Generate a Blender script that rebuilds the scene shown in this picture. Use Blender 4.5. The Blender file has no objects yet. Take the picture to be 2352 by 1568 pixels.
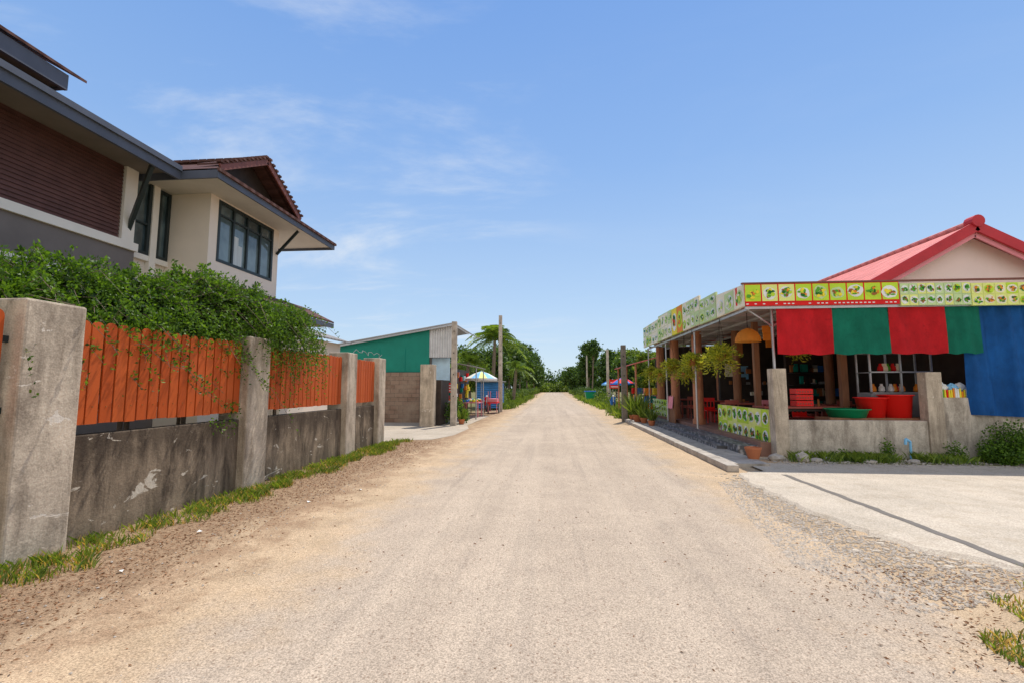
import bpy, math, random, bmesh
import numpy as np
from mathutils import Vector
random.seed(7); R=np.random.default_rng(7)
sc=bpy.context.scene
COL=sc.collection
rad=math.radians

# ------------------------------------------------------------------ materials
def new_mat(name):
    m=bpy.data.materials.new(name); m.use_nodes=True
    nt=m.node_tree; b=nt.nodes['Principled BSDF']; return m,nt,b
def N(nt,t,**k):
    n=nt.nodes.new(t)
    for a,v in k.items(): setattr(n,a,v)
    return n
def L(nt,a,b): nt.links.new(a,b)
def rgba(c): return (c[0],c[1],c[2],1)
def noise(nt,scale,detail=4,rough=.55,vec=None,stretch=None,dist=0):
    tc=N(nt,'ShaderNodeTexCoord'); src=tc.outputs['Object']
    if stretch:
        mp=N(nt,'ShaderNodeMapping'); mp.inputs['Scale'].default_value=stretch
        L(nt,src,mp.inputs['Vector']); src=mp.outputs['Vector']
    n=N(nt,'ShaderNodeTexNoise'); n.inputs['Scale'].default_value=scale
    n.inputs['Detail'].default_value=detail; n.inputs['Roughness'].default_value=rough
    n.inputs['Distortion'].default_value=dist
    L(nt,src,n.inputs['Vector']); return n.outputs['Fac']
def ramp(nt,fac,p0,p1,c0=(0,0,0),c1=(1,1,1)):
    r=N(nt,'ShaderNodeValToRGB'); r.color_ramp.elements[0].position=p0; r.color_ramp.elements[1].position=p1
    r.color_ramp.elements[0].color=rgba(c0); r.color_ramp.elements[1].color=rgba(c1)
    L(nt,fac,r.inputs['Fac']); return r.outputs['Color']
def mix(nt,fac,a,b,mode='MIX'):
    m=N(nt,'ShaderNodeMix',data_type='RGBA',blend_type=mode)
    if isinstance(fac,(int,float)): m.inputs[0].default_value=fac
    else: L(nt,fac,m.inputs[0])
    for i,v in ((6,a),(7,b)):
        if isinstance(v,tuple): m.inputs[i].default_value=rgba(v)
        else: L(nt,v,m.inputs[i])
    return m.outputs[2]
def math_(nt,op,a,b=None,clamp=False):
    m=N(nt,'ShaderNodeMath',operation=op); m.use_clamp=clamp
    for i,v in ((0,a),(1,b)):
        if v is None: continue
        if isinstance(v,(int,float)): m.inputs[i].default_value=v
        else: L(nt,v,m.inputs[i])
    return m.outputs[0]
def bump(nt,b,h,strength=.3,dist=.02):
    bp=N(nt,'ShaderNodeBump'); bp.inputs['Strength'].default_value=strength; bp.inputs['Distance'].default_value=dist
    L(nt,h,bp.inputs['Height']); L(nt,bp.outputs['Normal'],b.inputs['Normal'])
def mapr(nt,v,a,b,c=0,d=1):
    m=N(nt,'ShaderNodeMapRange'); m.clamp=True; m.interpolation_type='SMOOTHSTEP'
    for i,x in zip((1,2,3,4),(a,b,c,d)): m.inputs[i].default_value=x
    L(nt,v,m.inputs[0]); return m.outputs[0]
def simple(name,c,rough=.7,var=.25,scale=3,bumps=.15,dirt=None,metal=0,spec=.3,stretch=None):
    m,nt,b=new_mat(name)
    f=noise(nt,scale,6,.6,stretch=stretch)
    c0=tuple(x*(1-var) for x in c); c1=tuple(min(1,x*(1+var)) for x in c)
    col=ramp(nt,f,.3,.7,c0,c1)
    if dirt:
        f2=noise(nt,scale*.6,8,.7,stretch=(1,1,.35)); col=mix(nt,ramp(nt,f2,.52,.75),col,dirt)
    L(nt,col,b.inputs['Base Color']); b.inputs['Roughness'].default_value=rough; b.inputs['Metallic'].default_value=metal
    b.inputs['Specular IOR Level'].default_value=spec
    if bumps: bump(nt,b,noise(nt,scale*12,4),bumps,.01)
    return m

def concrete_old(name,base,dark,light,streak=.55,peel=.66,zdark=None):
    m,nt,b=new_mat(name)
    f=noise(nt,2.5,8,.68); col=ramp(nt,f,.32,.68,tuple(x*.66 for x in base),tuple(x*1.15 for x in base))
    s=noise(nt,1.6,8,.7,stretch=(2.2,2.2,.45),dist=.5)
    sf=ramp(nt,s,streak-.10,streak+.10)
    col=mix(nt,math_(nt,'MULTIPLY',sf,.85),col,dark)
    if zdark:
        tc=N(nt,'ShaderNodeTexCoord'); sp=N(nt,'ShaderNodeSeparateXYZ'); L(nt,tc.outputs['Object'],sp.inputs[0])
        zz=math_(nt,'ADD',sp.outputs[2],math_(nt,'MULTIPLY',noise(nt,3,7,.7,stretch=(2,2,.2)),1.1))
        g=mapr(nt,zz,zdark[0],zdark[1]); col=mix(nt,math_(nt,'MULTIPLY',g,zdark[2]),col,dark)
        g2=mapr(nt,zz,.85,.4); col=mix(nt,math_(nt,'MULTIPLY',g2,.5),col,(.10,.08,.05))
    p=noise(nt,2.1,5,.62,stretch=(1.2,1.2,2.4),dist=1.2); pf=ramp(nt,p,peel,peel+.02)
    col=mix(nt,pf,col,light)
    p3=noise(nt,5.5,7,.7); col=mix(nt,math_(nt,'MULTIPLY',ramp(nt,p3,.55,.72),.4),col,tuple(x*1.2 for x in base))
    p4=noise(nt,9,8,.75,stretch=(1,1,.5)); col=mix(nt,math_(nt,'MULTIPLY',ramp(nt,p4,.55,.70),.55),col,tuple(x*.35 for x in base))
    fine=noise(nt,60,3,.6); col=mix(nt,.35,col,ramp(nt,fine,.35,.65,(.3,.3,.3),(.72,.72,.72)),'OVERLAY')
    L(nt,col,b.inputs['Base Color']); b.inputs['Roughness'].default_value=.9; b.inputs['Specular IOR Level'].default_value=.12
    h=math_(nt,'ADD',noise(nt,28,5),math_(nt,'MULTIPLY',pf,-.5)); bump(nt,b,h,.45,.012)
    return m

def leafmat(name,c0,c1,trans=.35):
    m=bpy.data.materials.new(name); m.use_nodes=True; nt=m.node_tree; nt.nodes.clear()
    o=N(nt,'ShaderNodeOutputMaterial'); g=N(nt,'ShaderNodeNewGeometry')
    r=N(nt,'ShaderNodeValToRGB'); r.color_ramp.elements[0].color=rgba(c0); r.color_ramp.elements[1].color=rgba(c1)
    e=r.color_ramp.elements.new(.9); e.color=rgba((c1[0]*1.7,c1[1]*1.4,c1[2]))
    L(nt,g.outputs['Random Per Island'],r.inputs['Fac'])
    f=noise(nt,1.1,4); col=mix(nt,.6,r.outputs['Color'],ramp(nt,f,.3,.7,(.35,.35,.35),(.72,.72,.62)),'OVERLAY')
    d=N(nt,'ShaderNodeBsdfPrincipled'); d.inputs['Roughness'].default_value=.5; d.inputs['Specular IOR Level'].default_value=.3
    t=N(nt,'ShaderNodeBsdfTranslucent'); L(nt,col,d.inputs['Base Color'])
    tcol=mix(nt,1.0,col,(1.5,1.5,.6),'MULTIPLY'); L(nt,tcol,t.inputs['Color'])
    ms=N(nt,'ShaderNodeMixShader'); ms.inputs[0].default_value=trans
    L(nt,d.outputs[0],ms.inputs[1]); L(nt,t.outputs[0],ms.inputs[2]); L(nt,ms.outputs[0],o.inputs['Surface'])
    return m
def clothmat(name,c,var=.3,trans=.45):
    m=bpy.data.materials.new(name); m.use_nodes=True; nt=m.node_tree; nt.nodes.clear()
    o=N(nt,'ShaderNodeOutputMaterial'); f=noise(nt,2.2,7,.65,stretch=(1,1,.6)); col=ramp(nt,f,.3,.7,tuple(x*(1-var) for x in c),tuple(min(1,x*(1+var)) for x in c))
    f2=noise(nt,6,8,.7); col=mix(nt,math_(nt,'MULTIPLY',ramp(nt,f2,.55,.72),.35),col,tuple(x*.35 for x in c))
    d=N(nt,'ShaderNodeBsdfPrincipled'); d.inputs['Roughness'].default_value=.6; d.inputs['Specular IOR Level'].default_value=.2
    bump(nt,d,noise(nt,3,6,.6,stretch=(1,1,.4)),.6,.06)
    t=N(nt,'ShaderNodeBsdfTranslucent'); L(nt,col,d.inputs['Base Color']); L(nt,col,t.inputs['Color'])
    ms=N(nt,'ShaderNodeMixShader'); ms.inputs[0].default_value=trans
    L(nt,d.outputs[0],ms.inputs[1]); L(nt,t.outputs[0],ms.inputs[2]); L(nt,ms.outputs[0],o.inputs['Surface']); return m

SAND=(.53,.39,.25)
def xyz(nt):
    tc=N(nt,'ShaderNodeTexCoord'); sp=N(nt,'ShaderNodeSeparateXYZ'); L(nt,tc.outputs['Object'],sp.inputs[0]); return sp.outputs
def road_material():
    m,nt,b=new_mat('dusty_asphalt'); X,Y,Z=xyz(nt)
    big=noise(nt,.45,8,.65,dist=.4); med=noise(nt,2.2,9,.7)
    col=ramp(nt,big,.3,.7,(.405,.325,.245),(.525,.42,.315))
    col=mix(nt,math_(nt,'MULTIPLY',ramp(nt,med,.42,.68),.5),col,(.36,.285,.22))
    st=noise(nt,1.0,5,.55,stretch=(1.8,.05,1)); col=mix(nt,math_(nt,'MULTIPLY',ramp(nt,st,.45,.68),.4),col,(.575,.465,.35))
    st2=noise(nt,1.7,5,.6,stretch=(2.5,.09,1)); col=mix(nt,math_(nt,'MULTIPLY',ramp(nt,st2,.52,.72),.45),col,(.30,.245,.195))
    ax=math_(nt,'ABSOLUTE',math_(nt,'SUBTRACT',X,.15))
    e=math_(nt,'ADD',ax,math_(nt,'MULTIPLY',math_(nt,'SUBTRACT',noise(nt,.9,8,.7),.5),2.8))
    ef=mapr(nt,e,1.8,2.8); sand=ramp(nt,noise(nt,1.4,8,.7),.3,.7,tuple(x*.78 for x in SAND),tuple(x*1.12 for x in SAND))
    col=mix(nt,ef,col,sand)
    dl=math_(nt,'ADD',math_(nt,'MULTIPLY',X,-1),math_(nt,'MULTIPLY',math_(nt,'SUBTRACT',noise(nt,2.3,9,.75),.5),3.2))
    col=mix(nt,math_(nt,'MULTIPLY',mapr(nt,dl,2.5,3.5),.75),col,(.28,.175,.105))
    fine=noise(nt,95,3,.7); col=mix(nt,.65,col,ramp(nt,fine,.36,.66,(.2,.2,.2),(.8,.8,.8)),'OVERLAY')
    vo=N(nt,'ShaderNodeTexVoronoi'); vo.inputs['Scale'].default_value=38; tc=N(nt,'ShaderNodeTexCoord'); L(nt,tc.outputs['Object'],vo.inputs['Vector'])
    sep=N(nt,'ShaderNodeSeparateColor'); L(nt,vo.outputs['Color'],sep.inputs[0])
    pick=math_(nt,'MULTIPLY',math_(nt,'GREATER_THAN',sep.outputs[0],.84),math_(nt,'LESS_THAN',vo.outputs['Distance'],.32))
    col=mix(nt,math_(nt,'MULTIPLY',pick,.6),col,(.22,.145,.10))
    L(nt,col,b.inputs['Base Color']); b.inputs['Roughness'].default_value=.95; b.inputs['Specular IOR Level'].default_value=.06
    bump(nt,b,math_(nt,'ADD',fine,math_(nt,'MULTIPLY',med,1.5)),.45,.012); return m
def ground_material():
    m,nt,b=new_mat('sandy_soil'); X,Y,Z=xyz(nt)
    sand=ramp(nt,noise(nt,1.4,8,.7),.3,.7,tuple(x*.78 for x in SAND),tuple(x*1.12 for x in SAND))
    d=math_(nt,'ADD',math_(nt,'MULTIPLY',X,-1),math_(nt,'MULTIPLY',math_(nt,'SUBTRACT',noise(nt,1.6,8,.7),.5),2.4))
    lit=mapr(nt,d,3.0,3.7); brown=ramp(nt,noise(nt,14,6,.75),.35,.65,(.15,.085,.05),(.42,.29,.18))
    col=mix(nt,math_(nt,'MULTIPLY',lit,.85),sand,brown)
    g=math_(nt,'ADD',math_(nt,'ABSOLUTE',X),math_(nt,'MULTIPLY',math_(nt,'SUBTRACT',noise(nt,.8,7,.7),.5),2.0))
    green=ramp(nt,noise(nt,5,7,.7),.3,.7,(.05,.075,.02),(.22,.20,.09))
    col=mix(nt,math_(nt,'MULTIPLY',mapr(nt,g,4.6,5.6),.85),col,green)
    fine=noise(nt,90,3,.7); col=mix(nt,.6,col,ramp(nt,fine,.34,.66,(.2,.2,.2),(.8,.8,.8)),'OVERLAY')
    L(nt,col,b.inputs['Base Color']); b.inputs['Roughness'].default_value=.95; b.inputs['Specular IOR Level'].default_value=.06
    bump(nt,b,math_(nt,'ADD',fine,noise(nt,9,6)),.6,.02); return m
def slab_material(name,base):
    m,nt,b=new_mat(name)
    col=ramp(nt,noise(nt,.9,8,.65),.3,.7,tuple(x*.84 for x in base),tuple(x*1.12 for x in base))
    fine=noise(nt,70,3,.6); col=mix(nt,.5,col,ramp(nt,fine,.36,.66,(.26,.26,.26),(.74,.74,.74)),'OVERLAY')
    sp=noise(nt,3.1,9,.75); col=mix(nt,math_(nt,'MULTIPLY',ramp(nt,sp,.5,.68),.4),col,(.33,.255,.17))
    L(nt,col,b.inputs['Base Color']); b.inputs['Roughness'].default_value=.95; b.inputs['Specular IOR Level'].default_value=.08
    bump(nt,b,math_(nt,'ADD',fine,noise(nt,18,5)),.4,.012); return m
M={}
M['road']=road_material(); M['ground']=ground_material()
M['slab']=slab_material('worn_concrete_slab',(.52,.445,.35)); M['drive']=slab_material('driveway_concrete',(.46,.39,.305))
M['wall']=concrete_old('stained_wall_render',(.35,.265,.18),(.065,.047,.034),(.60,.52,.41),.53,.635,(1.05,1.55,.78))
M['pillar']=concrete_old('weathered_pillar_render',(.62,.51,.385),(.22,.17,.125),(.72,.63,.52),.56,.66)
M['rwall']=concrete_old('stained_low_wall_render',(.60,.52,.42),(.19,.15,.115),(.70,.62,.52),.56,.70)
M['conc']=simple('concrete_post',(.48,.41,.33),.9,.3,4,.3,dirt=(.17,.135,.11))
M['darkpole']=simple('dark_concrete_pole',(.20,.17,.14),.9,.3,4,.3)
def picket_mat():
    m,nt,b=new_mat('orange_painted_slat'); g=N(nt,'ShaderNodeNewGeometry')
    c=N(nt,'ShaderNodeValToRGB'); c.color_ramp.elements[0].color=(.47,.080,.014,1); c.color_ramp.elements[1].color=(.62,.125,.026,1)
    L(nt,g.outputs['Random Per Island'],c.inputs['Fac'])
    f=noise(nt,8,5,.6,stretch=(3,3,.3)); col=mix(nt,math_(nt,'MULTIPLY',ramp(nt,f,.5,.8),.5),c.outputs['Color'],(.34,.07,.025))
    L(nt,col,b.inputs['Base Color']); b.inputs['Roughness'].default_value=.5; b.inputs['Specular IOR Level'].default_value=.22
    bump(nt,b,f,.15,.004); return m
M['picket']=picket_mat()
M['cream']=simple('cream_house_render',(.80,.69,.58),.85,.04,1.5,.05,dirt=(.69,.59,.49))
M['creamw']=simple('white_trim',(.84,.77,.68),.8,.05,2,.03)
M['greyw']=simple('grey_brown_render',(.19,.16,.145),.85,.1,2,.05)
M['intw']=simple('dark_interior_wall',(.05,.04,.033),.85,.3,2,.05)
M['slate']=simple('slate_fascia',(.09,.10,.13),.55,.15,2,.05)
M['louvre']=simple('brown_louvre',(.125,.056,.045),.6,.2,3,.05)
M['soffit']=simple('soffit_board',(.62,.57,.51),.8,.06,2,0)
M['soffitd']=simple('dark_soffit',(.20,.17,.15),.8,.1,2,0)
M['bronze']=simple('brown_barge_timber',(.20,.07,.05),.6,.2,3,.1)
M['frame']=simple('dark_window_frame',(.025,.035,.035),.4,.1,3,0)
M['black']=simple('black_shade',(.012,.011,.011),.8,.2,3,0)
M['curtain']=simple('pale_curtain',(.55,.60,.60),.8,.15,2,0,stretch=(1,8,.3))  # pale colour imitating a bright reflection in the window
def tile_mat(name,c,axis,freq,rowfreq,rough=.75):
    m,nt,b=new_mat(name); sp=xyz(nt)
    w=math_(nt,'SINE',math_(nt,'MULTIPLY',sp[axis],freq)); r=math_(nt,'FRACT',math_(nt,'MULTIPLY',sp[1-axis],rowfreq))
    f=noise(nt,2.5,6,.6); col=ramp(nt,f,.3,.7,tuple(x*.75 for x in c),tuple(min(1,x*1.2) for x in c))
    col=mix(nt,math_(nt,'MULTIPLY',mapr(nt,r,.85,1.0),.6),col,tuple(x*.3 for x in c))
    col=mix(nt,math_(nt,'MULTIPLY',mapr(nt,w,-.4,-1.0),.5),col,tuple(x*.45 for x in c))
    L(nt,col,b.inputs['Base Color']); b.inputs['Roughness'].default_value=rough; b.inputs['Specular IOR Level'].default_value=.15
    bump(nt,b,math_(nt,'ADD',w,math_(nt,'MULTIPLY',r,.8)),.6,.03); return m
M['btile']=tile_mat('brown_roof_tile',(.13,.062,.048),1,22,3.0)
M['gtile']=tile_mat('grey_roof_tile',(.30,.28,.26),1,22,3.0)
M['rtile']=tile_mat('red_roof_tile',(.74,.22,.19),1,20,3.0,.7)
M['redtrim']=simple('red_ridge_trim',(.50,.028,.038),.5,.12,3,.03)
M['pinkw']=simple('pink_render',(.88,.68,.63),.85,.03,1.2,.05,dirt=(.80,.61,.55))
M['teal']=simple('teal_sheet_wall',(.010,.23,.165),.6,.12,1.5,.05)
def corr(name,c,axis,freq,rough=.45,metal=0.0):
    m,nt,b=new_mat(name); sp=xyz(nt); w=math_(nt,'SINE',math_(nt,'MULTIPLY',sp[axis],freq))
    f=noise(nt,2.0,6,.65); col=ramp(nt,f,.3,.7,tuple(x*.8 for x in c),tuple(min(1,x*1.15) for x in c))
    col=mix(nt,math_(nt,'MULTIPLY',mapr(nt,w,0,-1),.35),col,tuple(x*.4 for x in c))
    L(nt,col,b.inputs['Base Color']); b.inputs['Roughness'].default_value=rough; b.inputs['Metallic'].default_value=metal
    bump(nt,b,w,.9,.03); return m
M['corrx']=corr('corrugated_white_sheet',(.80,.79,.77),0,55)
M['corry']=corr('corrugated_grey_roof',(.40,.39,.38),1,45)
M['corrblue']=corr('blue_roller_shutter',(.05,.24,.58),2,50)
M['canopy']=corr('canopy_underside_sheet',(.60,.56,.52),1,40)
M['bluew']=simple('pale_blue_sheet',(.50,.68,.80),.6,.15,3,0)
def brick_mat():
    m,nt,b=new_mat('cement_block'); tc=N(nt,'ShaderNodeTexCoord'); mp=N(nt,'ShaderNodeMapping'); mp.inputs['Rotation'].default_value=(rad(90),0,0)
    L(nt,tc.outputs['Object'],mp.inputs['Vector']); br=N(nt,'ShaderNodeTexBrick'); L(nt,mp.outputs[0],br.inputs['Vector'])
    br.inputs['Color1'].default_value=(.23,.14,.095,1); br.inputs['Color2'].default_value=(.33,.215,.15,1); br.inputs['Mortar'].default_value=(.15,.11,.08,1)
    br.inputs['Scale'].default_value=1; br.inputs['Brick Width'].default_value=.4; br.inputs['Row Height'].default_value=.19; br.inputs['Mortar Size'].default_value=.012
    col=mix(nt,ramp(nt,noise(nt,1.5,7,.7),.4,.75),br.outputs['Color'],(.42,.32,.23)); L(nt,col,b.inputs['Base Color']); b.inputs['Roughness'].default_value=.9
    return m
M['block']=brick_mat()
M['cred']=clothmat('red_banner_cloth',(.80,.022,.030),.25,.5); M['cgreen']=clothmat('green_banner_cloth',(.012,.24,.15),.3,.5); M['cblue']=clothmat('blue_tarpaulin',(.012,.115,.38),.35,.4)
M['teracol']=simple('terracotta_column',(.50,.21,.11),.7,.15,4,.1)
M['wood']=simple('brown_wood',(.28,.13,.065),.6,.25,4,.1,stretch=(4,4,.5))
M['redwood']=simple('red_brown_table',(.36,.085,.06),.45,.2,4,.05)
M['darkwood']=simple('dark_wood',(.05,.034,.026),.6,.25,4,.1)
M['tfloor']=simple('terracotta_floor',(.28,.145,.10),.6,.2,3,.1)
def steptile():
    m,nt,b=new_mat('speckled_step_tile'); tc=N(nt,'ShaderNodeTexCoord'); v=N(nt,'ShaderNodeTexVoronoi'); v.inputs['Scale'].default_value=9
    L(nt,tc.outputs['Object'],v.inputs['Vector']); col=ramp(nt,v.outputs['Distance'],.25,.5,(.40,.37,.35),(.09,.085,.085))
    L(nt,col,b.inputs['Base Color']); b.inputs['Roughness'].default_value=.5; return m
M['step']=steptile()
M['kerb']=simple('kerb_concrete',(.42,.37,.31),.9,.25,5,.4,dirt=(.17,.14,.11))
PAL={'white':(.80,.80,.76),'lime':(.52,.72,.05),'yellow':(.85,.70,.05),'palegreen':(.56,.70,.34),'red':(.72,.02,.018),'orange':(.80,.26,.03),'green':(.10,.36,.03),
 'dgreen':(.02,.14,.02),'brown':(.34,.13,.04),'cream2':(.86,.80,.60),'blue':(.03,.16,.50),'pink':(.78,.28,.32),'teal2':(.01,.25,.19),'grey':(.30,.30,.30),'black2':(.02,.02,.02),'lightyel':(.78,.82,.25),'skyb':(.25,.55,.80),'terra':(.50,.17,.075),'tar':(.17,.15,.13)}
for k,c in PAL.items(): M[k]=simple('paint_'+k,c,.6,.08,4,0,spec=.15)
M['plasticred']=simple('red_plastic',(.85,.02,.015),.3,.05,2,0); M['plasticgreen']=simple('green_plastic',(.01,.27,.11),.35,.05,2,0)
M['steel']=simple('galvanised_steel',(.50,.50,.50),.4,.1,5,0,metal=.6)
M['bark']=simple('bark',(.20,.15,.11),.9,.3,6,.5,stretch=(3,3,.6))
M['stone']=simple('grey_stone',(.42,.37,.31),.9,.3,8,.4)
M['gravelm']=simple('pale_gravel',(.49,.42,.34),.9,.35,14,.1)
M['litter']=simple('dry_leaf',(.27,.14,.07),.8,.5,9,0)
M['lf_bush']=leafmat('bush_leaf',(.022,.062,.010),(.085,.18,.025),.4)
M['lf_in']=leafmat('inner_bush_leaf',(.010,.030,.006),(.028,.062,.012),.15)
M['lf_tree']=leafmat('tree_leaf',(.018,.048,.012),(.055,.115,.022),.28)
M['lf_treel']=leafmat('light_tree_leaf',(.042,.09,.015),(.12,.19,.035),.35)
M['lf_palm']=leafmat('palm_leaf',(.050,.11,.02),(.14,.23,.045),.35)
M['lf_grass']=leafmat('grass_blade',(.055,.11,.018),(.15,.235,.045),.35)
M['lf_dry']=leafmat('dry_grass_blade',(.26,.19,.08),(.42,.32,.15),.4)
M['lf_hang']=leafmat('hanging_fern_leaf',(.11,.17,.02),(.34,.38,.06),.4)
def glass():
    m,nt,b=new_mat('window_glass'); b.inputs['Roughness'].default_value=.04; b.inputs['Specular IOR Level'].default_value=.9
    f=noise(nt,.9,3); L(nt,ramp(nt,f,.35,.65,(.03,.05,.055),(.20,.27,.28)),b.inputs['Base Color']); return m
M['glass']=glass()
M['lamp']=clothmat('orange_lampshade',(.92,.38,.06),.1,.6)

# ------------------------------------------------------------------ mesh builder
class MB:
    def __init__(s): s.v=[];s.f=[];s.m=[];s.mats=[]
    def mi(s,k):
        if k not in s.mats: s.mats.append(k)
        return s.mats.index(k)
    def poly(s,pts,m):
        b=len(s.v); s.v+= [tuple(p) for p in pts]; s.f.append(tuple(range(b,b+len(pts)))); s.m.append(s.mi(m)); return s
    def hexa(s,p,m):
        b=len(s.v); s.v+=[tuple(q) for q in p]; k=s.mi(m)
        for f in ((0,3,2,1),(4,5,6,7),(0,1,5,4),(1,2,6,5),(2,3,7,6),(3,0,4,7)):
            s.f.append(tuple(b+i for i in f)); s.m.append(k)
        return s
    def box(s,x0,x1,y0,y1,z0,z1,m):
        return s.hexa([(x0,y0,z0),(x1,y0,z0),(x1,y1,z0),(x0,y1,z0),(x0,y0,z1),(x1,y0,z1),(x1,y1,z1),(x0,y1,z1)],m)
    def slab(s,a,b,c,d,t,m):
        lo=[(p[0],p[1],p[2]-t) for p in (a,b,c,d)]
        return s.hexa(lo+[a,b,c,d],m)
    def beam(s,p0,p1,w,h,m):
        p0=Vector(p0);p1=Vector(p1);d=(p1-p0).normalized(); u=Vector((0,0,1)) if abs(d.z)<.95 else Vector((0,1,0))
        a=d.cross(u).normalized()*w/2; c=a.cross(d).normalized()*h/2
        return s.hexa([p0-a-c,p0+a-c,p1+a-c,p1-a-c,p0-a+c,p0+a+c,p1+a+c,p1-a+c],m)
    def cyl(s,p0,p1,r0,r1,m,n=12,cap=True):
        p0=Vector(p0);p1=Vector(p1);d=(p1-p0).normalized(); u=Vector((1,0,0)) if abs(d.x)<.9 else Vector((0,1,0))
        a=d.cross(u).normalized(); c=d.cross(a); b=len(s.v); k=s.mi(m)
        for P,r in ((p0,r0),(p1,r1)):
            for i in range(n):
                t=2*math.pi*i/n; s.v.append(tuple(P+a*r*math.cos(t)+c*r*math.sin(t)))
        for i in range(n):
            j=(i+1)%n; s.f.append((b+i,b+j,b+n+j,b+n+i)); s.m.append(k)
        if cap:
            s.f.append(tuple(b+n-1-i for i in range(n))); s.m.append(k); s.f.append(tuple(b+n+i for i in range(n))); s.m.append(k)
        return s
    def rev(s,c,prof,m,n=20):
        b=len(s.v); k=s.mi(m)
        for r,z in prof:
            for i in range(n):
                t=2*math.pi*i/n; s.v.append((c[0]+r*math.cos(t),c[1]+r*math.sin(t),c[2]+z))
        for q in range(len(prof)-1):
            for i in range(n):
                j=(i+1)%n; s.f.append((b+q*n+i,b+q*n+j,b+(q+1)*n+j,b+(q+1)*n+i)); s.m.append(k)
        return s
    def build(s,name,parent=None,bevel=0,smooth=False):
        me=bpy.data.meshes.new(name); me.from_pydata(s.v,[],s.f); me.update()
        for k in s.mats: me.materials.append(M[k])
        me.polygons.foreach_set('material_index',s.m)
        if smooth: me.polygons.foreach_set('use_smooth',[True]*len(s.f))
        o=bpy.data.objects.new(name,me); COL.objects.link(o)
        if parent: o.parent=parent
        if bevel:
            bv=o.modifiers.new('bevel','BEVEL'); bv.width=bevel; bv.segments=2; bv.limit_method='ANGLE'
        return o
def empty(name,loc=(0,0,0)):
    e=bpy.data.objects.new(name,None); COL.objects.link(e); return e
def quads_mesh(name,V,mat,parent=None,k=4):
    n=V.shape[0]; me=bpy.data.meshes.new(name); me.vertices.add(n*k); me.vertices.foreach_set('co',V.reshape(-1).astype(np.float32))
    me.loops.add(n*k); me.loops.foreach_set('vertex_index',np.arange(n*k,dtype=np.int32))
    me.polygons.add(n); me.polygons.foreach_set('loop_start',np.arange(0,n*k,k,dtype=np.int32)); me.polygons.foreach_set('loop_total',np.full(n,k,dtype=np.int32))
    me.materials.append(M[mat]); me.update(calc_edges=True); me.validate()
    o=bpy.data.objects.new(name,me); COL.objects.link(o)
    if parent: o.parent=parent
    return o
def unit(a): return a/np.maximum(np.linalg.norm(a,axis=1,keepdims=True),1e-9)
def leaf_quads(P,L_,W,dirs=None,spread=1.0):
    n=len(P); d=R.normal(size=(n,3))
    if dirs is not None: d=unit(dirs)+d*spread*.5
    d=unit(d); u=unit(np.cross(d,R.normal(size=(n,3)))); s=(R.uniform(.7,1.3,(n,1)))
    l=d*L_*s; w=u*W*s*.5
    return np.stack([P,P+l*.45+w,P+l,P+l*.45-w],1)

# ------------------------------------------------------------------ ground, road, slabs
def sheet(name,outline,mat,z):
    mb=MB(); mb.poly([(x,y,z) for x,y in outline],mat); return mb.build(name)
mb=MB(); 
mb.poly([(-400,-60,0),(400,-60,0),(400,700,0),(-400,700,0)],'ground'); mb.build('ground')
le=[];re=[]; y=-8.0
while y<185:
    lx=-3.35 if y<60 else -3.35+min(1,(y-60)/40)*1.2
    rx=2.75 if y<7 else (2.75+(y-7)/3*.5 if y<10 else 3.25)
    if y>60: rx=3.25-min(1,(y-60)/60)*.4
    j=.09
    le.append((lx+random.uniform(-j,j),y)); re.append((rx+random.uniform(-j,j)*(0.3 if 9<y<21 else 1),y)); y+=.35 if y<40 else 3
mb=MB()
for i in range(len(le)-1):
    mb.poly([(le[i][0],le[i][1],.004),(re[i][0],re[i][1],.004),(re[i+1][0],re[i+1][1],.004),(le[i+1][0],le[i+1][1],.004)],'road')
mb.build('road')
edge=[(3.95,9.35),(3.4,9.1),(3.28,8.2),(3.30,7.2),(3.33,6.3),(3.45,5.5),(3.66,5.0),(4.15,4.62),(4.8,4.3),(5.8,4.1),(8,3.8),(14,3.4),(30,3.0)]
pts=[]
for a,b in zip(edge[:-1],edge[1:]):
    n=max(2,int(math.dist(a,b)/.11)) if a[0]<9 else 3
    for i in range(n):
        t=i/n; j=.055; pts.append((a[0]+(b[0]-a[0])*t+random.uniform(-j,j),a[1]+(b[1]-a[1])*t+random.uniform(-j,j)))
pts.append(edge[-1]); pts+=[(30,10.45),(3.95,10.45)]
mb=MB(); mb.poly([(x,y,.035) for x,y in pts],'slab')
for i in range(len(pts)-1):
    a=pts[i];b=pts[i+1]
    mb.poly([(a[0]-.06,a[1]-.05,-.01),(b[0]-.06,b[1]-.05,-.01),(b[0],b[1],.035),(a[0],a[1],.035)],'slab')
mb.build('concrete_side_street')
mb=MB()
for i in range(170):
    k=random.randint(1,8); a=edge[k]; b=edge[k+1]; q=random.random()
    x=a[0]+(b[0]-a[0])*q-abs(random.gauss(0,.22))*(1 if k<7 else .3); y=a[1]+(b[1]-a[1])*q-abs(random.gauss(0,.15)); s=random.choice([.012,.02,.02,.03,.045]); n=random.choice([5,6,7]); an=random.random()*6
    ring=[(x+s*math.cos(an+6.28*j/n)*random.uniform(.5,1.2),y+s*.7*math.sin(an+6.28*j/n)*random.uniform(.5,1.2)) for j in range(n)]
    z=random.uniform(.008,.018); mb.poly([(p[0],p[1],z) for p in ring],'slab')
    for j in range(n): c=ring[j];d=ring[(j+1)%n]; mb.poly([(c[0]*1.3-x*.3,c[1]*1.3-y*.3,0),(d[0]*1.3-x*.3,d[1]*1.3-y*.3,0),(d[0],d[1],z),(c[0],c[1],z)],'slab')
mb.build('broken_concrete_edge')
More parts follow.
